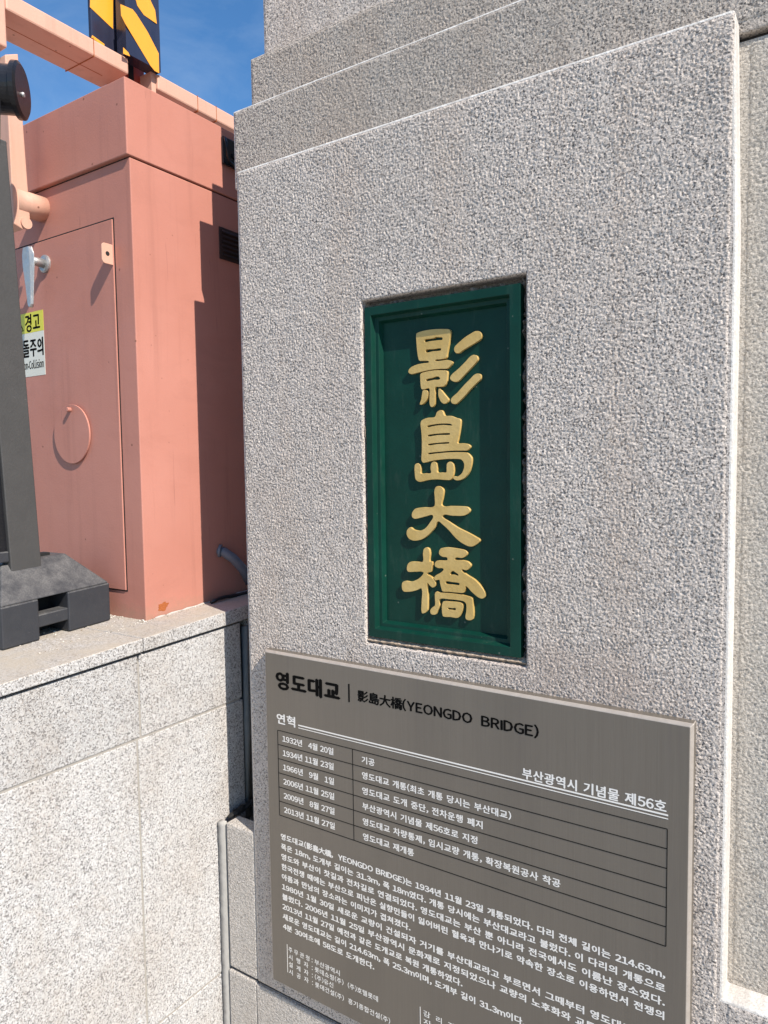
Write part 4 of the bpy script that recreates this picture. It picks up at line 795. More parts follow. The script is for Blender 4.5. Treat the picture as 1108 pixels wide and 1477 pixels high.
'용': [[758,544,985,503,1067,385,985,265,758,224,530,265,448,385,530,503],[758,480,924,455,984,385,924,313,758,288,592,313,532,385,592,455],[758,1110,991,1066,1076,942,1047,862,965,807,965,680,1167,680,1167,613,350,613,350,680,551,680,551,807,469,862,440,942,525,1066],[758,1045,588,1018,525,942,588,866,758,839,929,866,991,942,929,1018],[634,680,634,785,693,777,824,777,883,785,883,680]],
'운': [[758,1104,989,1055,1075,922,989,790,758,741,528,790,441,922,528,1055],[758,1037,592,1006,529,922,592,839,758,809,924,839,987,922,924,1006],[349,668,1169,668,1169,600,808,600,808,417,724,417,724,600,349,600],[454,506,537,506,537,311,1078,311,1078,242,454,242]],
'원': [[1090,1126,1007,1126,1007,592,823,592,823,532,1007,532,1007,439,1090,439],[639,1090,800,1047,861,932,800,818,639,775,479,818,417,932,479,1047],[639,1028,535,1002,495,932,535,863,639,837,742,863,782,932,742,1002],[934,675,928,735,627,713,345,708,356,640,606,644,606,470,689,470,689,649,813,659],[473,506,556,506,556,310,1112,310,1112,242,473,242]],
'월': [[1090,1126,1007,1126,1007,696,827,696,827,642,1007,642,1007,594,1090,594],[639,1109,801,1073,862,973,801,874,639,838,477,874,416,973,477,1073],[639,1052,534,1031,494,973,534,916,639,895,745,916,784,973,745,1031],[941,755,936,809,634,790,347,786,357,725,593,727,593,591,675,591,675,731,809,740],[1090,561,484,561,484,502,1008,502,1008,429,487,429,487,232,1120,232,1120,293,568,293,568,373,1090,373]],
'유': [[757,1091,986,1037,1074,893,986,750,757,697,529,750,441,893,529,1037],[757,1024,590,989,526,893,590,799,757,764,925,799,989,893,925,989],[349,612,1169,612,1169,544,955,544,955,222,871,222,871,544,645,544,645,222,560,222,560,544,349,544]],
'육': [[758,1106,990,1060,1076,933,990,805,758,759,526,805,440,933,526,1060],[758,1040,588,1012,525,933,588,853,758,825,928,853,991,933,928,1012],[1167,691,350,691,350,624,565,624,565,511,441,511,441,444,983,444,983,222,1066,222,1066,511,951,511,951,624,1167,624],[648,624,648,511,869,511,869,624]],
'으': [[758,1069,524,1001,430,820,524,638,758,570,993,638,1087,820,993,1001],[758,1002,580,951,509,820,580,688,758,638,936,688,1007,820,936,952],[350,411,1170,411,1170,342,350,342]],
'은': [[350,651,1167,651,1167,584,350,584],[758,1096,990,1048,1076,916,990,783,758,735,526,783,440,916,526,1048],[758,1029,588,999,525,916,588,833,758,803,928,833,991,916,928,999],[455,504,538,504,538,310,1076,310,1076,242,455,242]],
'의': [[643,1061,817,1002,885,848,817,694,643,635,469,694,400,848,469,1002],[643,989,528,950,482,848,528,746,643,707,758,746,804,848,758,950],[1004,1127,1087,1127,1087,221,1004,221],[952,459,945,520,638,493,355,489,366,419,643,424]],
'이': [[1007,1127,1090,1127,1090,221,1007,221],[613,1057,448,972,383,742,448,512,613,426,777,512,842,742,777,972],[613,983,505,917,463,742,505,566,613,500,721,566,762,742,721,917]],
'일': [[604,1094,771,1038,837,893,771,749,604,693,436,749,370,893,436,1038],[604,1025,494,988,451,893,494,798,604,761,714,798,757,893,714,988],[1008,1127,1091,1127,1091,664,1008,664],[1091,619,506,619,506,553,1009,553,1009,462,509,462,509,234,1122,234,1122,301,589,301,589,400,1091,400]],
'잃': [[1008,1127,1090,1127,1090,670,1008,670],[960,473,1072,439,1117,349,1072,258,960,224,849,258,804,349,849,439],[960,413,1021,396,1045,349,1021,301,960,283,899,301,875,349,899,396],[604,1094,771,1038,837,893,771,749,604,693,436,749,370,893,436,1038],[604,1025,494,988,451,893,494,798,604,761,714,798,757,893,714,988],[921,655,1002,655,1002,572,1154,572,1154,509,768,509,768,572,921,572],[734,613,453,613,453,550,654,550,654,460,456,460,456,236,652,239,772,255,764,317,659,303,534,300,534,400,734,400]],
'임': [[1008,1126,1091,1126,1091,610,1008,610],[507,561,507,234,1091,234,1091,561],[1010,494,588,494,588,302,1010,302],[606,1079,775,1020,842,867,775,715,606,656,437,715,370,867,437,1020],[606,1009,495,970,451,867,495,765,606,726,717,765,761,867,717,970]],
'자': [[367,1034,855,1034,855,965,655,965,655,851,722,637,887,484,840,418,705,530,615,695,522,516,384,396,335,462,503,623,573,851,573,965,367,965],[962,1127,1045,1127,1045,762,1193,762,1193,692,1045,692,1045,222,962,222]],
'장': [[764,557,981,513,1060,391,981,268,764,224,546,268,466,391,546,513],[764,491,606,465,548,391,606,316,764,290,922,317,979,391,922,465],[371,1060,855,1060,855,992,656,992,656,957,716,795,874,689,835,624,702,701,616,819,528,684,388,597,346,663,511,779,573,956,573,992,371,992],[969,1127,1052,1127,1052,897,1185,897,1185,828,1052,828,1052,582,969,582]],
'재': [[1121,1127,1041,1127,1041,762,923,762,923,1108,844,1108,844,268,923,268,923,692,1041,692,1041,222,1121,222],[362,1020,781,1020,781,952,617,952,617,882,666,656,811,504,762,440,649,540,579,686,509,522,392,408,340,472,487,635,537,882,537,952,362,952]],
'쟁': [[815,551,1036,508,1117,388,1036,267,815,224,594,267,513,388,594,508],[815,487,654,461,595,388,654,315,815,289,975,315,1034,388,975,461],[371,1052,776,1052,776,984,616,984,616,944,661,793,792,691,748,627,644,697,578,800,509,684,398,603,353,667,489,782,537,944,537,984,371,984],[1112,1126,1033,1126,1033,886,919,886,919,1109,840,1109,840,602,919,602,919,818,1033,818,1033,573,1112,573]],
'전': [[1011,1126,1094,1126,1094,463,1011,463,1011,809,829,809,829,877,1011,877],[379,1053,862,1053,862,985,664,985,664,941,724,777,883,665,841,599,709,681,623,804,535,667,396,578,353,645,517,762,580,941,580,985,379,985],[517,522,599,522,599,310,1119,310,1119,242,517,242]],
'정': [[796,560,1017,516,1097,391,1017,267,796,223,575,267,495,391,575,516],[796,495,636,468,577,391,636,315,796,288,957,315,1015,391,957,468],[1011,1127,1094,1127,1094,588,1011,588,1011,823,833,823,833,892,1011,892],[379,1061,862,1061,862,993,664,993,664,963,724,798,883,687,841,621,709,702,624,825,536,687,396,596,353,662,517,782,580,962,580,993,379,993]],
'제': [[1038,1127,1117,1127,1117,222,1038,222],[857,1106,935,1106,935,269,857,269,857,734,708,734,708,802,857,802],[364,1021,777,1021,777,953,615,953,615,871,665,647,807,486,757,424,646,533,576,688,505,520,390,403,339,465,484,635,535,871,535,953,364,953]],
'졌': [[1094,1127,1011,1127,1011,956,846,956,846,888,1011,888,1011,807,846,807,846,739,1011,739,1011,598,1094,598],[381,1066,861,1066,861,998,665,998,665,954,725,789,883,680,841,615,709,695,624,816,536,682,397,595,354,661,519,776,581,953,581,998,381,998],[661,569,581,569,581,523,533,392,400,296,441,234,550,303,620,402,682,298,788,226,893,301,955,405,1023,303,1136,234,1178,296,1043,389,996,523,996,569,915,569,915,523,883,409,787,307,693,403,661,523]],
'종': [[758,536,985,496,1067,380,985,264,758,224,530,265,448,380,530,496],[758,471,591,447,532,380,591,312,758,288,924,312,984,380,924,447],[425,1085,1093,1085,1093,1018,812,1018,910,892,1122,826,1092,760,888,821,758,943,630,821,425,760,395,826,607,891,705,1018,425,1018],[799,805,717,805,717,677,350,677,350,609,1167,609,1167,677,799,677]],
'주': [[427,1070,1089,1070,1089,1004,805,1004,902,841,1119,754,1088,688,891,760,758,895,626,760,430,688,398,754,615,841,712,1004,427,1004],[350,612,1167,612,1167,544,798,544,798,223,716,223,716,544,350,544]],
'중': [[350,704,1167,704,1167,636,799,636,799,541,996,495,1067,383,985,265,758,224,530,265,448,383,519,495,717,541,717,636,350,636],[758,477,592,453,532,383,592,313,758,288,924,313,984,383,924,453],[425,1085,1093,1085,1093,1018,812,1018,910,890,1122,824,1092,758,888,820,758,942,630,820,425,758,396,824,607,890,705,1018,425,1018]],
'증': [[350,697,1167,697,1167,629,350,629],[758,551,985,508,1067,387,985,266,758,224,531,266,448,387,531,508],[758,485,924,460,984,387,924,315,758,290,592,315,532,387,592,460],[425,1081,1093,1081,1093,1013,812,1013,909,884,1122,817,1092,751,888,813,758,935,630,813,425,751,396,817,608,884,705,1013,425,1013]],
'지': [[1007,1127,1090,1127,1090,222,1007,222],[379,1034,884,1034,884,965,673,965,673,851,744,632,914,484,868,418,726,528,632,694,538,515,398,396,350,462,518,621,589,851,589,965,379,965]],
'차': [[569,1110,652,1110,652,970,852,970,852,903,651,903,651,834,713,625,872,477,825,414,696,519,612,675,524,508,388,397,341,461,505,613,570,834,570,903,366,903,366,970,569,970],[962,1127,1045,1127,1045,756,1193,756,1193,686,1045,686,1045,222,962,222]],
'착': [[464,528,1052,528,1052,221,969,221,969,460,464,460],[576,1130,659,1130,659,1016,858,1016,858,949,658,949,658,930,719,776,879,676,839,610,705,684,618,799,530,674,392,594,351,659,514,765,576,930,576,949,375,949,375,1016,576,1016],[969,1127,1052,1127,1052,886,1185,886,1185,816,1052,816,1052,575,969,575]],
'찻': [[576,1130,659,1130,659,1019,858,1019,858,952,658,952,658,933,719,782,879,685,840,620,705,691,618,804,531,677,392,596,351,662,514,768,576,933,576,952,375,952,375,1019,576,1019],[969,1127,1052,1127,1052,876,1185,876,1185,807,1052,807,1052,516,969,516],[737,561,819,561,819,542,910,379,1121,292,1088,226,904,295,779,422,654,295,469,226,436,292,647,379,737,542]],
'청': [[796,555,1017,512,1097,390,1017,268,796,224,575,268,495,390,575,512],[796,490,636,464,577,390,636,316,796,289,957,316,1015,390,957,464],[576,1131,659,1131,659,1018,858,1018,858,951,658,951,658,934,722,781,885,682,846,617,708,690,619,804,531,675,392,593,352,658,514,767,576,934,576,951,375,951,375,1018,576,1018],[1011,1127,1094,1127,1094,579,1011,579,1011,801,830,801,830,869,1011,869]],
'체': [[1038,1127,1117,1127,1117,222,1038,222],[857,1106,935,1106,935,269,857,269,857,701,719,701,719,770,857,770],[535,1094,614,1094,614,960,780,960,780,892,614,892,614,848,665,640,807,489,760,427,647,529,575,676,505,519,391,407,342,470,485,631,535,848,535,892,367,892,367,960,535,960]],
'쳐': [[1093,1127,1011,1127,1011,841,828,841,828,772,1011,772,1011,652,828,652,828,584,1011,584,1011,221,1093,221],[580,1110,663,1110,663,970,863,970,863,903,662,903,662,834,728,622,894,476,847,412,711,517,622,676,534,509,398,397,352,461,515,613,580,834,580,903,376,903,376,970,580,970]],
'초': [[718,1108,800,1108,800,984,1092,984,1092,916,801,916,896,738,1123,644,1091,579,892,651,759,788,626,651,427,579,395,644,622,738,717,916,426,916,426,984,718,984],[718,610,800,610,800,405,1170,405,1170,336,350,336,350,405,718,405]],
'최': [[1004,1127,1087,1127,1087,221,1004,221],[609,1120,692,1120,692,1009,900,1009,900,941,692,941,758,788,920,693,882,628,741,702,651,819,562,696,421,619,382,683,543,782,608,941,404,941,404,1009,609,1009],[692,649,609,649,609,480,355,477,366,408,643,413,952,447,945,509,692,484]],
'충': [[350,681,1167,681,1167,614,799,614,799,523,997,480,1067,374,986,263,758,224,530,263,448,374,519,480,717,523,717,614,350,614],[758,461,591,439,532,374,591,310,758,287,924,309,984,374,924,439],[799,1129,717,1129,717,1039,434,1039,434,972,712,972,615,851,397,792,423,728,626,779,758,886,890,779,1094,728,1119,792,902,851,804,972,1084,972,1084,1039,799,1039]],
'터': [[1094,1127,1012,1127,1012,786,825,786,825,718,1012,718,1012,221,1094,221],[392,1044,392,438,682,444,873,466,864,534,684,512,474,507,474,723,770,723,770,790,474,790,474,976,810,976,810,1044]],
'텔': [[1033,1126,1112,1126,1112,638,1033,638],[858,1110,937,1110,937,647,858,647,858,857,739,857,739,923,858,923],[391,1072,391,675,622,680,782,700,773,764,627,745,470,741,470,846,697,846,697,910,470,910,470,1006,733,1006,733,1072],[1112,597,515,597,515,531,1031,531,1031,450,517,450,517,232,1147,232,1147,298,599,298,599,388,1112,388]],
'통': [[758,514,986,477,1067,369,986,261,758,224,529,261,448,369,529,477],[758,451,925,430,984,369,925,308,758,287,590,308,531,369,590,430],[457,1101,457,736,716,736,716,648,349,648,349,581,1167,581,1167,648,799,648,799,736,1071,736,1071,801,540,801,540,889,1042,889,1042,952,540,952,540,1035,1066,1035,1066,1101]],
'폐': [[1042,1127,1122,1127,1122,222,1042,222],[947,1105,869,1105,869,869,750,869,750,801,869,801,869,678,750,678,750,610,869,610,869,270,947,270],[771,1013,359,1013,359,945,433,945,433,514,340,513,350,443,565,448,796,471,790,533,697,524,697,945,771,945],[509,945,509,515,621,519,621,945]],
'폭': [[441,497,1066,497,1066,222,983,222,983,430,441,430],[1089,1094,426,1094,426,1026,562,1026,562,830,429,830,429,764,717,764,717,654,350,654,350,587,1167,587,1167,654,800,654,800,764,1086,764,1086,830,953,830,953,1026,1089,1026],[645,1026,645,830,870,830,870,1026]],
'픔': [[350,678,1167,678,1167,611,350,611],[450,519,450,234,1067,234,1067,519],[986,453,531,453,531,302,986,302],[1089,1094,426,1094,426,1026,562,1026,562,836,429,836,429,768,1086,768,1086,836,953,836,953,1026,1089,1026],[645,1026,645,836,870,836,870,1026]],
'피': [[1009,1127,1092,1127,1092,222,1009,222],[884,1030,372,1030,372,962,472,962,472,517,349,516,358,446,636,451,935,480,930,542,784,528,784,962,884,962],[552,962,552,518,703,524,703,962]],
'핑': [[1008,1126,1091,1126,1091,572,1008,572],[793,552,1016,510,1097,389,1016,267,793,224,571,267,490,389,571,509],[793,487,955,461,1014,389,955,315,793,289,631,315,572,389,631,461],[876,1049,390,1049,390,981,479,981,479,707,365,706,375,637,638,642,925,670,919,732,786,719,786,981,876,981],[559,981,559,708,706,714,706,981]],
'하': [[616,840,774,782,836,632,774,482,616,424,457,482,395,632,458,782],[616,771,514,732,474,632,514,532,616,493,717,532,757,632,717,732],[963,1127,1045,1127,1045,755,1193,755,1193,686,1045,686,1045,222,963,222],[573,1116,656,1116,656,982,878,982,878,914,345,914,345,982,573,982]],
'한': [[619,900,775,854,835,731,775,609,619,563,462,609,402,731,462,854],[619,835,520,807,482,731,520,656,619,628,718,656,756,731,718,807],[969,1126,1052,1126,1052,829,1185,829,1185,760,1052,760,1052,448,969,448],[489,502,571,502,571,310,1092,310,1092,242,489,242],[578,1126,661,1126,661,1016,886,1016,886,949,352,949,352,1016,578,1016]],
'합': [[483,561,565,561,565,466,969,466,969,561,1052,561,1052,234,483,234],[565,401,969,401,969,301,565,301],[619,925,775,882,835,767,775,651,619,608,462,651,402,767,462,882],[619,862,520,836,482,767,520,697,619,671,718,697,756,767,718,836],[969,1127,1052,1127,1052,896,1185,896,1185,826,1052,826,1052,601,969,601],[578,1135,661,1135,661,1034,886,1034,886,967,352,967,352,1034,578,1034]],
'행': [[575,906,714,864,768,751,714,639,575,597,437,639,383,751,437,864],[575,844,490,819,457,751,490,684,575,658,660,684,693,751,660,819],[815,539,1037,498,1117,381,1037,265,815,224,593,265,513,381,593,498],[815,475,653,451,595,381,653,312,815,288,976,312,1034,381,976,451],[1112,1127,1033,1127,1033,881,917,881,917,1109,839,1109,839,587,917,587,917,813,1033,813,1033,555,1112,555],[534,1120,616,1120,616,1019,803,1019,803,953,345,953,345,1019,534,1019]],
'향': [[768,537,983,496,1062,380,983,265,768,224,552,265,473,380,552,496],[768,472,612,448,555,380,612,312,768,288,923,312,980,380,924,448],[619,913,775,869,835,753,775,637,619,594,462,637,402,753,462,869],[619,850,520,824,482,753,520,683,619,657,718,683,756,753,718,824],[969,1127,1052,1127,1052,971,1183,971,1183,902,1052,902,1052,778,1183,778,1183,709,1052,709,1052,544,969,544],[578,1134,661,1134,661,1025,886,1025,886,959,352,959,352,1025,578,1025]],
'혁': [[607,917,755,870,812,748,754,626,607,579,460,626,403,748,460,870],[607,853,516,824,481,748,516,673,607,644,699,673,735,748,699,824],[490,500,1094,500,1094,222,1011,222,1011,433,490,433],[567,1135,649,1135,649,1034,858,1034,858,967,351,967,351,1034,567,1034],[1094,1127,1011,1127,1011,905,858,905,858,838,1011,838,1011,735,857,735,857,667,1011,667,1011,553,1094,553]],
'혈': [[607,940,755,898,812,786,755,675,607,633,460,675,403,786,460,898],[607,878,516,853,481,786,516,719,607,693,699,719,734,786,699,853],[567,1138,649,1138,649,1048,858,1048,858,983,351,983,351,1048,567,1048],[1011,1127,1093,1127,1093,623,1011,623,1011,701,857,701,857,767,1011,767,1011,862,858,862,858,928,1011,928],[1093,578,511,578,511,516,1011,516,1011,440,513,440,513,232,1119,232,1119,296,595,296,595,381,1093,381]],
'호': [[758,866,974,821,1054,694,986,574,799,522,799,396,1170,396,1170,328,350,328,350,396,717,396,717,522,530,574,462,694,541,821],[758,800,603,772,546,694,603,616,758,588,913,616,970,694,913,772],[717,1112,799,1112,799,994,1125,994,1125,926,390,926,390,994,717,994]],
'화': [[626,898,780,852,839,730,792,619,667,566,667,470,791,478,910,492,916,431,620,399,352,394,339,464,584,467,584,566,460,620,413,730,472,852],[626,833,528,805,491,730,528,656,626,628,723,656,760,730,723,805],[964,1127,1047,1127,1047,743,1188,743,1188,673,1047,673,1047,222,964,222],[584,1125,667,1125,667,1017,895,1017,895,950,355,950,355,1017,584,1017]],
'확': [[456,474,1051,474,1051,222,968,222,968,408,456,408],[627,948,780,912,838,814,792,724,669,682,669,619,793,627,914,641,920,582,624,551,355,546,345,613,587,616,587,682,463,724,416,814,474,912],[627,890,531,870,495,814,531,758,627,737,723,758,759,814,723,870],[968,1126,1051,1126,1051,853,1183,853,1183,784,1051,784,1051,520,968,520],[587,1134,669,1134,669,1045,887,1045,887,982,368,982,368,1045,587,1045]],
'후': [[758,904,974,865,1052,753,974,642,758,603,542,642,464,753,542,865],[758,841,605,818,550,753,605,689,758,666,912,689,966,753,912,818],[717,1132,799,1132,799,1024,1120,1024,1120,956,393,956,393,1024,717,1024],[350,540,1170,540,1170,472,799,472,799,221,717,221,717,472,350,472]],
'흥': [[758,502,986,467,1067,363,986,258,758,223,529,259,448,363,529,467],[758,441,592,421,533,363,592,305,758,285,925,305,983,363,925,421],[758,948,974,914,1050,817,974,720,758,687,542,720,466,817,542,914],[758,890,607,871,554,817,607,764,758,746,909,764,962,817,909,871],[350,628,1167,628,1167,563,350,563],[717,1140,800,1140,800,1049,1120,1049,1120,985,393,985,393,1049,717,1049]],
}
def load_glyphs():
    obs = []
    for ch, contours in GLYPH_OUTLINES.items():
        cu = bpy.data.curves.new('t', 'CURVE'); cu.dimensions = '2D'; cu.fill_mode = 'FRONT'
        for v in contours:
            sp = cu.splines.new('POLY'); sp.points.add(len(v) // 2 - 1); sp.use_cyclic_u = True
            for k in range(len(v) // 2): sp.points[k].co = (v[2 * k] / 1000 - .3, v[2 * k + 1] / 1000 - .3, 0, 1)
        ob = bpy.data.objects.new('t', cu); col.objects.link(ob); obs.append((ch, ob, cu))
    dg = bpy.context.evaluated_depsgraph_get()
    for ch, ob, cu in obs:
        me = bpy.data.meshes.new_from_object(ob.evaluated_get(dg))
        GLY[ch] = ([(v.co.x, v.co.y) for v in me.vertices], [tuple(p.vertices) for p in me.polygons])
        bpy.data.meshes.remove(me)
    for ch, ob, cu in obs:
        bpy.data.objects.remove(ob); bpy.data.curves.remove(cu)
def text_bm(body, x0, x1, z0, z1, y, weight=0.0, space=1.0, ref='영', axis=1, word=1.0):
    """body fitted to x0..x1, z0..z1 (z is the span of the reference character), painted as thin layers on the plane y"""
    zs = [p[1] for p in GLY[ref][0]]; r0, r1 = min(zs), max(zs)
    cur = 0.0; items = []
    for ch in body:
        if ch == ' ': cur += .29 * word; continue
        xs = [p[0] for p in GLY[ch][0]]; a, b = min(xs), max(xs)
        if ord(ch) < 0x2000:
            if ch.isdigit(): w = .60; off = cur + (w - (b - a)) / 2 - a
            else: w = (b - a) + .11; off = cur + .055 - a
        else: w = .96; off = cur
        items.append((ch, off)); cur += w
    a = min(min(p[0] for p in GLY[c_][0]) + o_ for c_, o_ in items); b = max(max(p[0] for p in GLY[c_][0]) + o_ for c_, o_ in items)
    sz = (z1 - z0) / (r1 - r0); sx = (x1 - x0) / (b - a)
    bm = bmesh.new()
    wz = weight * sz
    for k, (dx, dz) in enumerate(((0, 0), (wz, 0), (-wz, 0), (0, wz * .6), (0, -wz * .6)) if weight else ((0, 0),)):
        for ch, off in items:
            P_, F_ = GLY[ch]
            vs = [bm.verts.new((x0 + (p[0] + off - a) * sx + dx, y - .00006 * k, z0 + (p[1] - r0) * sz + dz)) for p in P_]
            for f_ in F_:
                try: bm.faces.new([vs[i] for i in f_])
                except ValueError: pass
    for fc in bm.faces:
        fc.normal_update()
        if fc.normal.y > 0: fc.normal_flip()
    return bm
TY = SY - .0003
def write(body, x0, x1, zmid, h, mat='white_ink', w=.022, word=1.35, space=1.0, ref='영'):
    link('lettering', text_bm(body, x0, x1, zmid - h / 2, zmid + h / 2, TY, w, space, ref, 1, word), M[mat], sgn)
def line(name, x0, x1, z0, z1, mat):
    box(name, (x0, TY - .0004, z0), (x1, TY, z1), M[mat], sgn)
TEXT = [('영도대교', -1.2887, -1.0762, 0.925, 0.047, 'black_ink', 0.06, 1.35, 1.0, '영'), ('影島大橋(YEONGDO  BRIDGE)', -1.0183, -0.5456, 0.927, 0.0284, 'black_ink', 0.04, 1.0, 1.0, '島'), ('연혁', -1.29, -1.2261, 0.8187, 0.0279, 'white_ink', 0.038, 1.35, 1.0, '영'), ('부산광역시 기념물 제56호', -0.5818, -0.2851, 0.8292, 0.0232, 'white_ink', 0.034, 1.2, 1.0, '산'), ('1932년   4월 20일', -1.2713, -1.099, 0.7656, 0.018, 'white_ink', 0.036, 1.0, 1.0, '일'), ('기공', -1.0091, -0.9711, 0.7646, 0.018, 'white_ink', 0.036, 1.3, 1.0, '영'), ('1934년 11월 23일', -1.2713, -1.099, 0.7259, 0.018, 'white_ink', 0.036, 1.0, 1.0, '일'), ('영도대교 개통(최초 개통 당시는 부산대교)', -1.0091, -0.6087, 0.7249, 0.018, 'white_ink', 0.036, 1.3, 1.0, '영'), ('1966년   9월   1일', -1.2713, -1.099, 0.6862, 0.018, 'white_ink', 0.036, 1.0, 1.0, '일'), ('영도대교 도개 중단, 전차운행 폐지', -1.0091, -0.6779, 0.6852, 0.018, 'white_ink', 0.036, 1.3, 1.0, '영'), ('2006년 11월 25일', -1.2713, -1.099, 0.6464, 0.018, 'white_ink', 0.036, 1.0, 1.0, '일'), ('부산광역시 기념물 제56호로 지정', -1.0091, -0.6911, 0.6454, 0.018, 'white_ink', 0.036, 1.3, 1.0, '영'), ('2009년   8월 27일', -1.2713, -1.099, 0.6067, 0.018, 'white_ink', 0.036, 1.0, 1.0, '일'), ('영도대교 차량통제, 임시교량 개통, 확장복원공사 착공', -1.0091, -0.4967, 0.6057, 0.018, 'white_ink', 0.036, 1.3, 1.0, '영'), ('2013년 11월 27일', -1.2713, -1.099, 0.567, 0.018, 'white_ink', 0.036, 1.0, 1.0, '일'), ('영도대교 재개통', -1.0091, -0.86, 0.566, 0.018, 'white_ink', 0.036, 1.3, 1.0, '영'), ('영도대교(影島大橋,  YEONGDO BRIDGE)는 1934년 11월 23일 개통되었다. 다리 전체 길이는 214.63m,', -1.2854, -0.2834, 0.488, 0.0172, 'white_ink', 0.046, 1.25, 1.0, '영'), ('폭은 18m, 도개부 길이는 31.3m, 폭 18m였다. 개통 당시에는 부산대교라고 불렀다. 이 다리의 개통으로', -1.2853, -0.2831, 0.4595, 0.0172, 'white_ink', 0.046, 1.25, 1.0, '영'), ('영도와 부산이 찻길과 전차길로 연결되었다. 영도대교는 부산 뿐 아니라 전국에서도 이름난 장소였다.', -1.2853, -0.2835, 0.431, 0.0172, 'white_ink', 0.046, 1.25, 1.0, '영'), ('한국전쟁 때에는 부산으로 피난온 실향민들이 잃어버린 혈육과 만나기로 약속한 장소로 이용하면서 전쟁의', -1.2853, -0.2844, 0.4025, 0.0172, 'white_ink', 0.046, 1.25, 1.0, '영'), ('아픔과 만남의 장소라는 이미지가 겹쳐졌다.', -1.2853, -0.8723, 0.374, 0.0172, 'white_ink', 0.046, 1.25, 1.0, '영'), ('1980년 1월 30일 새로운 교량이 건설되자 거기를 부산대교라고 부르면서 그때부터 영도대교라고', -1.2853, -0.3, 0.3454, 0.0172, 'white_ink', 0.046, 1.25, 1.0, '영'), ('불렀다. 2006년 11월 25일 부산광역시 문화재로 지정되었으나 교량의 노후화와 교통량의 증가로', -1.2852, -0.3, 0.3169, 0.0172, 'white_ink', 0.046, 1.25, 1.0, '영'), ('2013년 11월 27일 예전과 같은 도개교로 복원 개통하였다.', -1.2852, -0.7315, 0.2884, 0.0172, 'white_ink', 0.046, 1.25, 1.0, '영'), ('새로운 영도대교는 길이 214.63m, 폭 25.3m이며, 도개부 길이 31.3m이다.', -1.2852, -0.5774, 0.2599, 0.0172, 'white_ink', 0.046, 1.25, 1.0, '영'), ('4분 30여초에 58도로 도개한다.', -1.2852, -0.9815, 0.2314, 0.0172, 'white_ink', 0.046, 1.25, 1.0, '영'), ('주 무 관 청 :', -1.2672, -1.1829, 0.1712, 0.015, 'white_ink', 0.02, 1.0, 1.0, '영'), ('부산광역시', -1.1755, -1.0913, 0.1707, 0.015, 'white_ink', 0.02, 1.2, 1.0, '영'), ('시  행  자  :', -1.2672, -1.1829, 0.1499, 0.015, 'white_ink', 0.02, 1.0, 1.0, '영'), ('롯데쇼핑(주)  (주)호텔롯데', -1.1755, -0.9711, 0.1494, 0.015, 'white_ink', 0.02, 1.2, 1.0, '영'), ('설  계  자  :', -1.2672, -1.1829, 0.1285, 0.015, 'white_ink', 0.02, 1.0, 1.0, '영'), ('(주)유신', -1.1755, -1.1134, 0.128, 0.015, 'white_ink', 0.02, 1.2, 1.0, '영'), ('시  공  자  :', -1.2672, -1.1829, 0.1072, 0.015, 'white_ink', 0.02, 1.0, 1.0, '영'), ('롯데건설(주)  흥기종합건설(주)', -1.1755, -0.9349, 0.1067, 0.015, 'white_ink', 0.02, 1.2, 1.0, '영'), ('감  리  자  :', -0.8375, -0.7325, 0.1712, 0.015, 'white_ink', 0.02, 1.0, 1.0, '영'), ('자     문  :', -0.8375, -0.7325, 0.1499, 0.015, 'white_ink', 0.02, 1.0, 1.0, '영')]
load_glyphs()
for t in TEXT: write(*t)
LINES = [('table_line', -1.2884, -0.2822, 0.7848, 0.7862, 'black_ink'), ('table_line', -1.2884, -0.2822, 0.74507, 0.74647, 'black_ink'), ('table_line', -1.2884, -0.2822, 0.70533, 0.70673, 'black_ink'), ('table_line', -1.2884, -0.2822, 0.6656, 0.667, 'black_ink'), ('table_line', -1.2884, -0.2822, 0.62587, 0.62727, 'black_ink'), ('table_line', -1.2884, -0.2822, 0.58613, 0.58753, 'black_ink'), ('table_line', -1.2884, -0.2822, 0.5464, 0.5478, 'black_ink'), ('table_line', -1.2891, -1.2877, 0.5478, 0.7848, 'black_ink'), ('table_line', -1.0383, -1.0369, 0.5478, 0.7848, 'black_ink'), ('table_line', -0.2829, -0.2815, 0.5478, 0.7848, 'black_ink'), ('double_rule', -1.2146, -0.2811, 0.8116, 0.8148, 'white_ink'), ('double_rule', -1.2146, -0.2811, 0.8051, 0.8069, 'white_ink'), ('title_bar', -1.0477, -1.0433, 0.9054, 0.9519, 'black_ink'), ('side_bar', -1.273, -1.2714, 0.1022, 0.1828, 'white_ink'), ('side_bar', -0.8475, -0.8459, 0.1082, 0.1823, 'white_ink')]
for t in LINES: line(*t)

# ------------------------------------------------------------------ salmon electrical cabinet
cab = thing('electrical_cabinet', (-2.05, .22, 1.06), "salmon-pink painted steel electrical cabinet with handle and warning sticker standing on the granite coping", "cabinet")
BX, BY = -1.700, -.124
BL, BB = -2.40, .62
BT = 2.366
bm = add_hexa(bmesh.new(), [(BL, BY, zc(BY) - .004), (BX, BY, zc(BY) - .004), (BX, BB, zc(BB) - .004), (BL, BB, zc(BB) - .004),
                            (BL, BY, BT), (BX, BY, BT), (BX, BB, BT), (BL, BB, BT)])
bevel(bm, .003, 3)
link('cabinet_body', bm, M['salmon'], cab)
box('lid', (BL - .012, BY - .011, BT + .004), (BX + .0035, BB + .01, 2.578), M['salmon'], cab, .003, 3)
box('lid_seal', (BL + .01, BY + .004, BT - .003), (BX - .006, BB - .01, BT + .010), M['black'], cab)
DX0, DX1, DZ0, DZ1 = -2.345, -1.7825, 1.1425, 2.2125
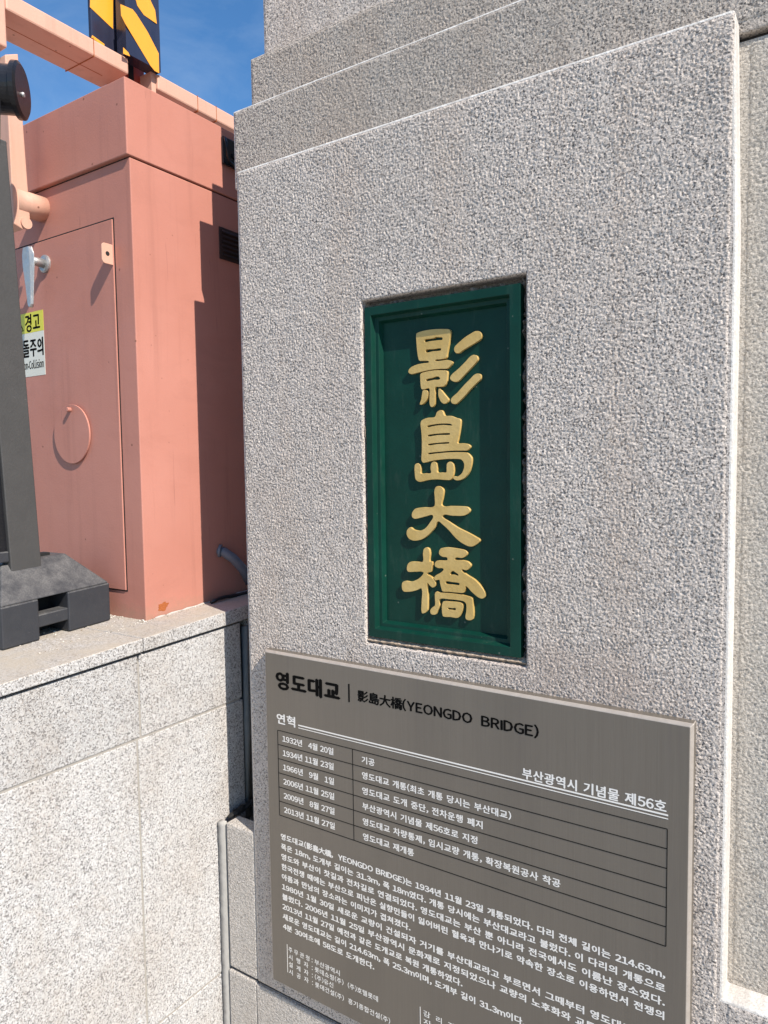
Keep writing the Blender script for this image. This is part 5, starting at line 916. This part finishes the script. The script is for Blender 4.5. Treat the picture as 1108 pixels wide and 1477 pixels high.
box('door_gasket', (DX0 - .004, BY - .0008, DZ0 - .004), (DX1 + .0045, BY + .002, DZ1 + .005), M['black'], cab)
box('door', (DX0, BY - .0045, DZ0), (DX1, BY + .001, DZ1), M['salmon'], cab, .0015, 2)
DY = BY - .0045
# lever handle: rosette, spindle, lever
hx, hz = -2.1146, 2.14
hd = bpy.data.objects.new('handle', None)
bm = tube([(hx, DY, hz), (hx, DY - .006, hz), (hx, DY - .009, hz)], [.027, .027, .022], 28)
hnd = link('handle', bm, M['chrome'], cab, smooth=False)
bpy.data.objects.remove(hd)
bm = tube([(hx, DY - .008, hz), (hx, DY - .055, hz + .002)], [.014, .012], 20)
link('spindle', bm, M['chrome'], hnd, smooth=True)
ly = DY - .058
bm = bmesh.new()
prof = [(.022, .036), (.032, .014), (.031, -.02), (.022, -.08), (.013, -.135), (.005, -.143)]
rr = []
for w, dz in prof:
    th = .008 if dz > -.05 else .006
    xo = hx + (.030 + dz) * -.02 + .004
    rr.append([bm.verts.new(p) for p in ((xo - w, ly, hz + dz), (xo - w * .6, ly - th, hz + dz), (xo + w * .6, ly - th, hz + dz), (xo + w, ly, hz + dz), (xo + w * .6, ly + th, hz + dz), (xo - w * .6, ly + th, hz + dz))])
for a, b in zip(rr, rr[1:]):
    for k in range(6): bm.faces.new((a[k], a[(k + 1) % 6], b[(k + 1) % 6], b[k]))
bm.faces.new(rr[0]); bm.faces.new(rr[-1])
bmesh.ops.recalc_face_normals(bm, faces=bm.faces[:])
bevel(bm, .0015, 2, .4)
link('lever', bm, M['chrome'], hnd, smooth=False)
# padlock tab standing out at the door edge
tz0, tz1 = 2.083, 2.140
poly = []
for (cy, cz, a0, a1) in ((DY - .026, tz1 - .010, 90, 180), (DY - .026, tz0 + .010, 180, 270)):
    for k in range(5):
        a = math.radians(a0 + (a1 - a0) * k / 4)
        poly.append((cy + .010 * math.cos(a), cz + .010 * math.sin(a)))
poly += [(DY, tz0), (DY, tz1)]
bm = prism(poly, 0, -1.7865, -1.7825)
bevel(bm, .0006, 1)
tab = link('padlock_tab', bm, M['salmon_frame'], cab)
bm = tube([(-1.7826, DY - .018, (tz0 + tz1) / 2), (-1.7820, DY - .018, (tz0 + tz1) / 2)], .0065, 16)
link('hole', bm, M['black'], tab)
# round swing cover with its pivot pin
cx, cz_ = -2.007, 1.609
bm = tube([(cx, DY - .002, cz_), (cx, DY - .0075, cz_)], .0905, 64)
bevel(bm, .001, 2)
cov = link('round_cover', bm, M['salmon'], cab)
bm = tube([(-2.006, DY - .007, 1.683), (-2.006, DY - .020, 1.684)], [.007, .007], 16); bevel(bm, .002, 2)
link('pin', bm, M['salmon'], cov)
# warning sticker
stx0, stx1 = -2.395, -2.140
box('warning_sticker', (stx0, DY - .0006, 1.802), (stx1, DY + .0002, 1.940), M['st_white'], cab)
stk = box('warning_sticker', (stx0, DY - .0006, 1.9405), (stx1, DY + .0002, 2.004), M['st_yellow'], cab, label="yellow upper half of the warning sticker")
def stext(body, x0, x1, z0, z1, w=.03, **k):
    link('lettering', text_bm(body, x0, x1, z0, z1, DY - .0007, w, ref=k.get('ref', '고')), M['black_ink'], cab)
stext('경고', -2.240, -2.160, 1.951, 1.993, .03)
stext('충돌주의', -2.300, -2.147, 1.865, 1.918, .035, ref='돌')
stext('Non-Collision', -2.270, -2.148, 1.826, 1.851, .02, ref='N')
for (a, b) in (((-2.302, 1.951), (-2.278, 1.993)), ((-2.278, 1.993), (-2.254, 1.951)), ((-2.302, 1.951), (-2.254, 1.951))):
    d = Vector((b[0] - a[0], b[1] - a[1])).normalized() * .0015; nn = Vector((-d.y, d.x))
    p = [Vector(a) + nn, Vector(a) - nn, Vector(b) - nn + d, Vector(b) + nn + d]
    link('triangle_mark', prism([(q.x, q.y) for q in p], 1, DY - .0011, DY - .0007), M['black_ink'], cab)
box('exclamation_mark', (-2.278, DY - .0011, 1.962), (-2.274, DY - .0007, 1.980), M['black_ink'], cab)
# toggle latch on the lid, louvred vent and conduit on the shaded side
lt = box('toggle_latch', (BX + .0040, .222, 2.462), (BX + .014, .330, 2.548), M['black_plastic'], cab, .003)
bm = tube([(BX + .018, .226, 2.540), (BX + .026, .224, 2.525), (BX + .027, .226, 2.485), (BX + .022, .240, 2.470), (BX + .018, .300, 2.462)], .0045, 10)
link('bail', bm, M['black_plastic'], lt, smooth=True)
bm = tube([(BX + .012, .268, 2.50), (BX + .018, .268, 2.50)], .009, 14); link('rivet', bm, M['black_plastic'], lt)
n = NT('dark_vent'); M['vent'] = n.done((.045, .028, .026), .6, 0, None, .2)
vt = box('vent_plate', (BX + .0005, .205, 2.165), (BX + .004, .330, 2.265), M['vent'], cab, .001)
for k in range(6):
    z = 2.178 + k * .0145
    bm = prism([(BX + .003, z), (BX + .011, z - .003), (BX + .011, z - .001), (BX + .003, z + .008)], 1, .215, .320)
    link('slat', bm, M['vent'], vt)
cd = link('conduit', tube([(BX - .01, .170, 1.232), (BX + .012, .178, 1.228), (BX + .032, .200, 1.205), (BX + .040, .235, 1.165), (BX + .040, .262, 1.12)], [.0155] * 5, 18), M['conduit'], cab, smooth=True)
link('collar', tube([(BX, .168, 1.233), (BX + .006, .172, 1.232)], .021, 18), M['conduit'], cd)
# sealant bead along the foot and a rust patch
bm = bmesh.new()
pts = [(BX + .004, y, zc(y) + .001) for y in [BY + .03 + i * .02 for i in range(34)]]
tube(pts, [.0025 + .0016 * math.sin(i * 2.3) for i in range(34)], 8, bm)
link('foot_sealant', bm, M['white_sealant'], cab, smooth=True)
bm = bmesh.new()
rp = []
random.seed(4)
for k in range(22):
    a = 2 * math.pi * k / 22
    r = .012 * (1 + .7 * noise.noise(Vector((math.cos(a) * 1.7, math.sin(a) * 1.7, 3.1))) + random.uniform(-.12, .12))
    rp.append((-.062 + r * 1.7 * math.cos(a) + .4 * r * math.sin(a), 1.092 + r * math.sin(a) * .9))
bm = prism(rp, 0, BX + .0001, BX + .0006)
link('rust_patch', bm, M['rust'], cab)
# black cable lying along the foot, in the shade
tag(link('cable', tube([(BX + .030, .10 + i * .03, zc(.10 + i * .03) + .006 + .004 * math.sin(i)) for i in range(14)], .006, 8), M['black_plastic'], smooth=True),
    "thin black cable lying on the coping along the shaded foot of the pink cabinet", "cable")

# ------------------------------------------------------------------ salmon steel tube frame
frm = thing('steel_frame', (-2.16, -.2, 1.05), "faded salmon steel tube frame whose long beam crosses the sky above the cabinet", "frame")
FX = -2.10
bm = add_box(bmesh.new(), (FX - .155, -.2275, 2.846), (FX, .198, 2.900)); bevel(bm, .006, 2)
link('beam', bm, M['salmon_frame'], frm)
bm = add_box(bmesh.new(), (FX - .155, .3200, 2.848), (FX, 1.30, 2.903)); bevel(bm, .006, 2)
bm2 = link('beam', bm, M['salmon_frame'], frm)
for (y0, y1) in ((.062, .0640), (.505, .507), (.60, .6015)):
    box('weld_seam', (FX - .157, y0, 2.844), (FX + .0012, y1, 2.9035), M['rust'], frm)
box('beam_seam', (FX - .081, -.22, 2.8452), (FX - .079, .15, 2.8462), M['rust'], frm)
# post above the beam end, wide lower tube, cross pipe into the cabinet
box('upright_tube', (FX - .10, -.300, 2.735), (FX + .002, -.2290, 3.6), M['salmon_frame'], frm, .005)
bm = prism([(-.236, 2.715), (-.196, 2.735), (-.181, 2.262), (-.186, 2.247), (-.200, 2.240), (-.204, 2.222), (-.2335, 2.232)], 0, FX - .07, FX)
bevel(bm, .003, 2)
link('lower_tube', bm, M['salmon_frame'], frm)
link('tube_end_cap', tube([(FX - .004, -.196, 2.243), (FX + .006, -.196, 2.243)], .017, 20), M['salmon_frame'], frm)
link('cross_pipe', tube([(-2.1239, -.215, 2.308), (-2.1239, -.124, 2.308)], .038, 28), M['salmon_frame'], frm, smooth=True)
box('bracket', (FX - .13, .205, 2.66), (FX - .070, .318, 3.5), M['column'], frm)
box('bracket_slot', (FX - .0695, .250, 2.80), (FX - .0685, .272, 2.93), M['black'], frm)
bm = prism([(.300, 2.78), (.3195, 2.80), (.3195, 2.905), (.300, 2.905)], 0, FX - .15, FX - .01)
link('end_plate', bm, M['salmon_frame'], frm)

# ------------------------------------------------------------------ hazard-striped post
hzp = thing('hazard_post', (-2.2, .2, 2.6), "tall post wrapped in black and orange striped hazard guards, top left", "post")
HX = FX + .012
def yz(px_list): return px_list
GZ0 = 2.905
# right guard: gently curved sheet bent round the post
def guard(y0, y1, x, bulge, z0, z1, depth):
    bm = bmesh.new()
    N = 10; ring0 = []; ring1 = []
    outline = []
    for i in range(N + 1):
        t = i / N
        outline.append((x + bulge * math.sin(math.pi * min(1, max(0, t))) ** .6, y0 + (y1 - y0) * t))
    outline += [(x - depth, y1), (x - depth, y0)]
    return prism(outline, 2, z0, z1, bm)
link('guard', guard(.1815, .3255, HX, .004, GZ0, 3.7, .048), M['hz_black'], hzp, smooth=False)
box('guard', (FX - .076, 0.0993, 2.86), (FX - .060, 0.2023, 3.7), M['hz_black'], hzp, .004, 3)
box('post_core', (FX - .17, .235, 2.93), (FX - .082, .300, 3.7), M['column'], hzp)
STR = [(-2.0838, [(0.1602, 3.052), (0.209, 3.0601), (0.2239, 3.0522), (0.269, 3.0154), (0.3143, 2.9639), (0.3135, 2.8964), (0.294, 2.8958), (0.2763, 2.9055), (0.2198, 2.9578), (0.1763, 2.9981), (0.1615, 3.0165)], ''), (-2.0838, [(0.2189, 3.1142), (0.2745, 3.1431), (0.3048, 3.1053), (0.3103, 3.0622), (0.2554, 3.0649), (0.229, 3.0825)], ''), (-2.0838, [(0.1643, 2.8953), (0.1652, 2.9155), (0.1854, 2.908), (0.1914, 2.8985), (0.1755, 2.8958)], ''), (-2.1595, [(0.1009, 3.0857), (0.1904, 3.1325), (0.1849, 3.0093), (0.0969, 3.0372)], ''), (-2.1595, [(0.1017, 2.9494), (0.148, 2.9424), (0.1476, 2.933), (0.0978, 2.94)], '')]
for (x_, pts, lab) in STR:
    bm = bmesh.new()
    fr_ = [bm.verts.new((x_, p[0], p[1])) for p in pts]
    f0 = bm.faces.new(fr_)
    bmesh.ops.triangulate(bm, faces=[f0])
    r = bmesh.ops.extrude_face_region(bm, geom=bm.faces[:])
    bmesh.ops.translate(bm, verts=[e for e in r['geom'] if isinstance(e, bmesh.types.BMVert)], vec=Vector((.0008, 0, 0)))
    bmesh.ops.recalc_face_normals(bm, faces=bm.faces[:])
    link('stripe', bm, M['hz_orange'], hzp)

# ------------------------------------------------------------------ charcoal barrier stand with rubber foot and lamp
bar = thing('barrier_stand', (-1.88, -.33, 1.045), "charcoal barrier upright in a chunky black rubber foot, on the coping at the left edge", "barrier")
fx = -1.805
def zt(y, h): return zc(y) + h
def foot_block(y0, y1, h0, h1, x0, x1, bm):
    return add_hexa(bm, [(x0, y0, zt(y0, h0)), (x1, y0, zt(y0, h0)), (x1, y1, zt(y1, h0)), (x0, y1, zt(y1, h0)),
                         (x0, y0, zt(y0, h1)), (x1, y0, zt(y0, h1)), (x1, y1, zt(y1, h1)), (x0, y1, zt(y1, h1))])
ya, yb, yc, yd = -.486, -.384, -.299, -.166
foot = bmesh.new()
foot_block(ya, yb, .0015, .112, -2.02, fx, foot); bevel(foot, .004, 2)
ft = link('rubber_foot', foot, M['rubber'], bar)
bm = foot_block(yc, yd, .0015, .112, -2.02, fx, bmesh.new()); bevel(bm, .004, 2); link('foot_lobe', bm, M['rubber'], ft)
bm = foot_block(yb - .003, yc + .003, .034, .068, -1.86, fx - .004, bmesh.new()); bevel(bm, .003, 2); link('grip_bar', bm, M['rubber'], ft)
bm = foot_block(yb - .003, yc + .003, .002, .1120, -2.018, -1.90, bmesh.new()); link('foot_web', bm, M['black'], ft)
# sloping shoulders: frustum
bm = bmesh.new()
h1, h2 = .1125, .208
def P(x, y, h): return (x, y, zt(y, h))
add_hexa(bm, [P(-2.02, ya + .0005, h1), P(fx - .0005, ya + .0005, h1), P(fx - .0005, yd - .0005, h1), P(-2.02, yd - .0005, h1),
              P(-1.99, ya + .05, h2), P(-1.885, ya + .05, h2), P(-1.885, yd - .085, h2), P(-1.99, yd - .085, h2)])
bevel(bm, .004, 2)
link('foot_shoulder', bm, M['rubber'], ft)
bm = prism([(-1.935, 1.2), (-1.905, 1.2), (-1.905, 1.266), (-1.935, 1.266)], 1, -.335, -.285)
link('foot_slot', bm, M['black'], ft)
# upright: leans a little
ux = -1.868
bm = add_hexa(bmesh.new(), [(ux - .045, -.4185, 1.225), (ux, -.4185, 1.225), (ux, -.333, 1.225), (ux - .045, -.333, 1.225),
                            (ux - .045, -.463, 2.36), (ux, -.463, 2.36), (ux, -.3765, 2.36), (ux - .045, -.3765, 2.36)])
bevel(bm, .003, 2)
link('upright', bm, M['grey_paint'], bar)
bm = add_hexa(bmesh.new(), [(ux - .035, -.62, 1.255), (ux - .012, -.62, 1.255), (ux - .012, -.4165, 1.262), (ux - .035, -.4165, 1.262),
                            (ux - .035, -.64, 1.90), (ux - .012, -.64, 1.90), (ux - .012, -.442, 1.90), (ux - .035, -.442, 1.90)])
link('barrier_panel', bm, M['black_plastic'], bar)
bm = add_hexa(bmesh.new(), [(ux - .04, -.62, 1.2565), (ux - .004, -.62, 1.2565), (ux - .004, -.4195, 1.2565), (ux - .04, -.4195, 1.2565),
                            (ux - .04, -.62, 1.285), (ux - .004, -.62, 1.285), (ux - .004, -.4205, 1.285), (ux - .04, -.4205, 1.285)])
bevel(bm, .003, 2); link('bottom_rail', bm, M['rubber'], bar)
# black lamp head on top
box('neck', (ux - .04, -.455, 2.355), (ux - .006, -.395, 2.40), M['black'], bar)
lm = link('bracket_plate', prism([(-.50, 2.375), (-.3965, 2.345), (-.390, 2.460), (-.50, 2.465)], 0, ux - .004, ux + .004), M['black_plastic'], bar)
bpx = Vector((-1.862, -.334, 2.502))
nd = Vector((.74, .67, -.02)).normalized()
head = tube([bpx - nd * .20, bpx - nd * .014, bpx - nd * .012, bpx, bpx + nd * .005], [.060, .060, .070, .070, .062], 40)
link('lamp_head', head, M['black_plastic'], bar, smooth=False)
bm = tube([bpx + nd * .004, bpx + nd * .009], [.007, .006], 12)
sc = bpx + nd * .006 + Vector((0, 0, -.028))
for v in bm.verts: v.co += Vector((.004, -.004, -.012))
link('screw', bm, M['chrome'], bar)

# ------------------------------------------------------------------ grit and flakes along the cabinet foot
random.seed(11)
bm = bmesh.new()
def pebble(c, r):
    m = bmesh.ops.create_icosphere(bm, subdivisions=1, radius=r)
    for v in m['verts']:
        v.co = Vector((v.co.x * random.uniform(.7, 1.3), v.co.y * random.uniform(.7, 1.3), v.co.z * .6)) * random.uniform(.8, 1.2) + Vector(c)
for k in range(260):
    y = random.uniform(-.46, .10)
    if random.random() < .5: x = random.gauss(-1.845, .02) if -.40 < y < -.28 else BX + abs(random.gauss(0, .010))
    else: x = random.gauss(-1.74, .05)
    if y > BY - .02 and x < BX + .004: x = BX + .004 + abs(random.gauss(0, .008))
    if y > BY and random.random() < .5: continue
    r = random.choice((.001, .0014, .0018, .0026))
    pebble((x, y, zc(y) + r * .4), r)
for k in range(60):
    x = random.uniform(-1.95, -1.70); y = BY - abs(random.gauss(0, .010)) - .002; r = random.choice((.0015, .002, .003, .004))
    pebble((x, y, zc(y) + r * .4), r)
tag(link('grit', bm, M['grit']), "pale grit and paint flakes strewn on the coping at the foot of the pink cabinet", "grit", kind='stuff')
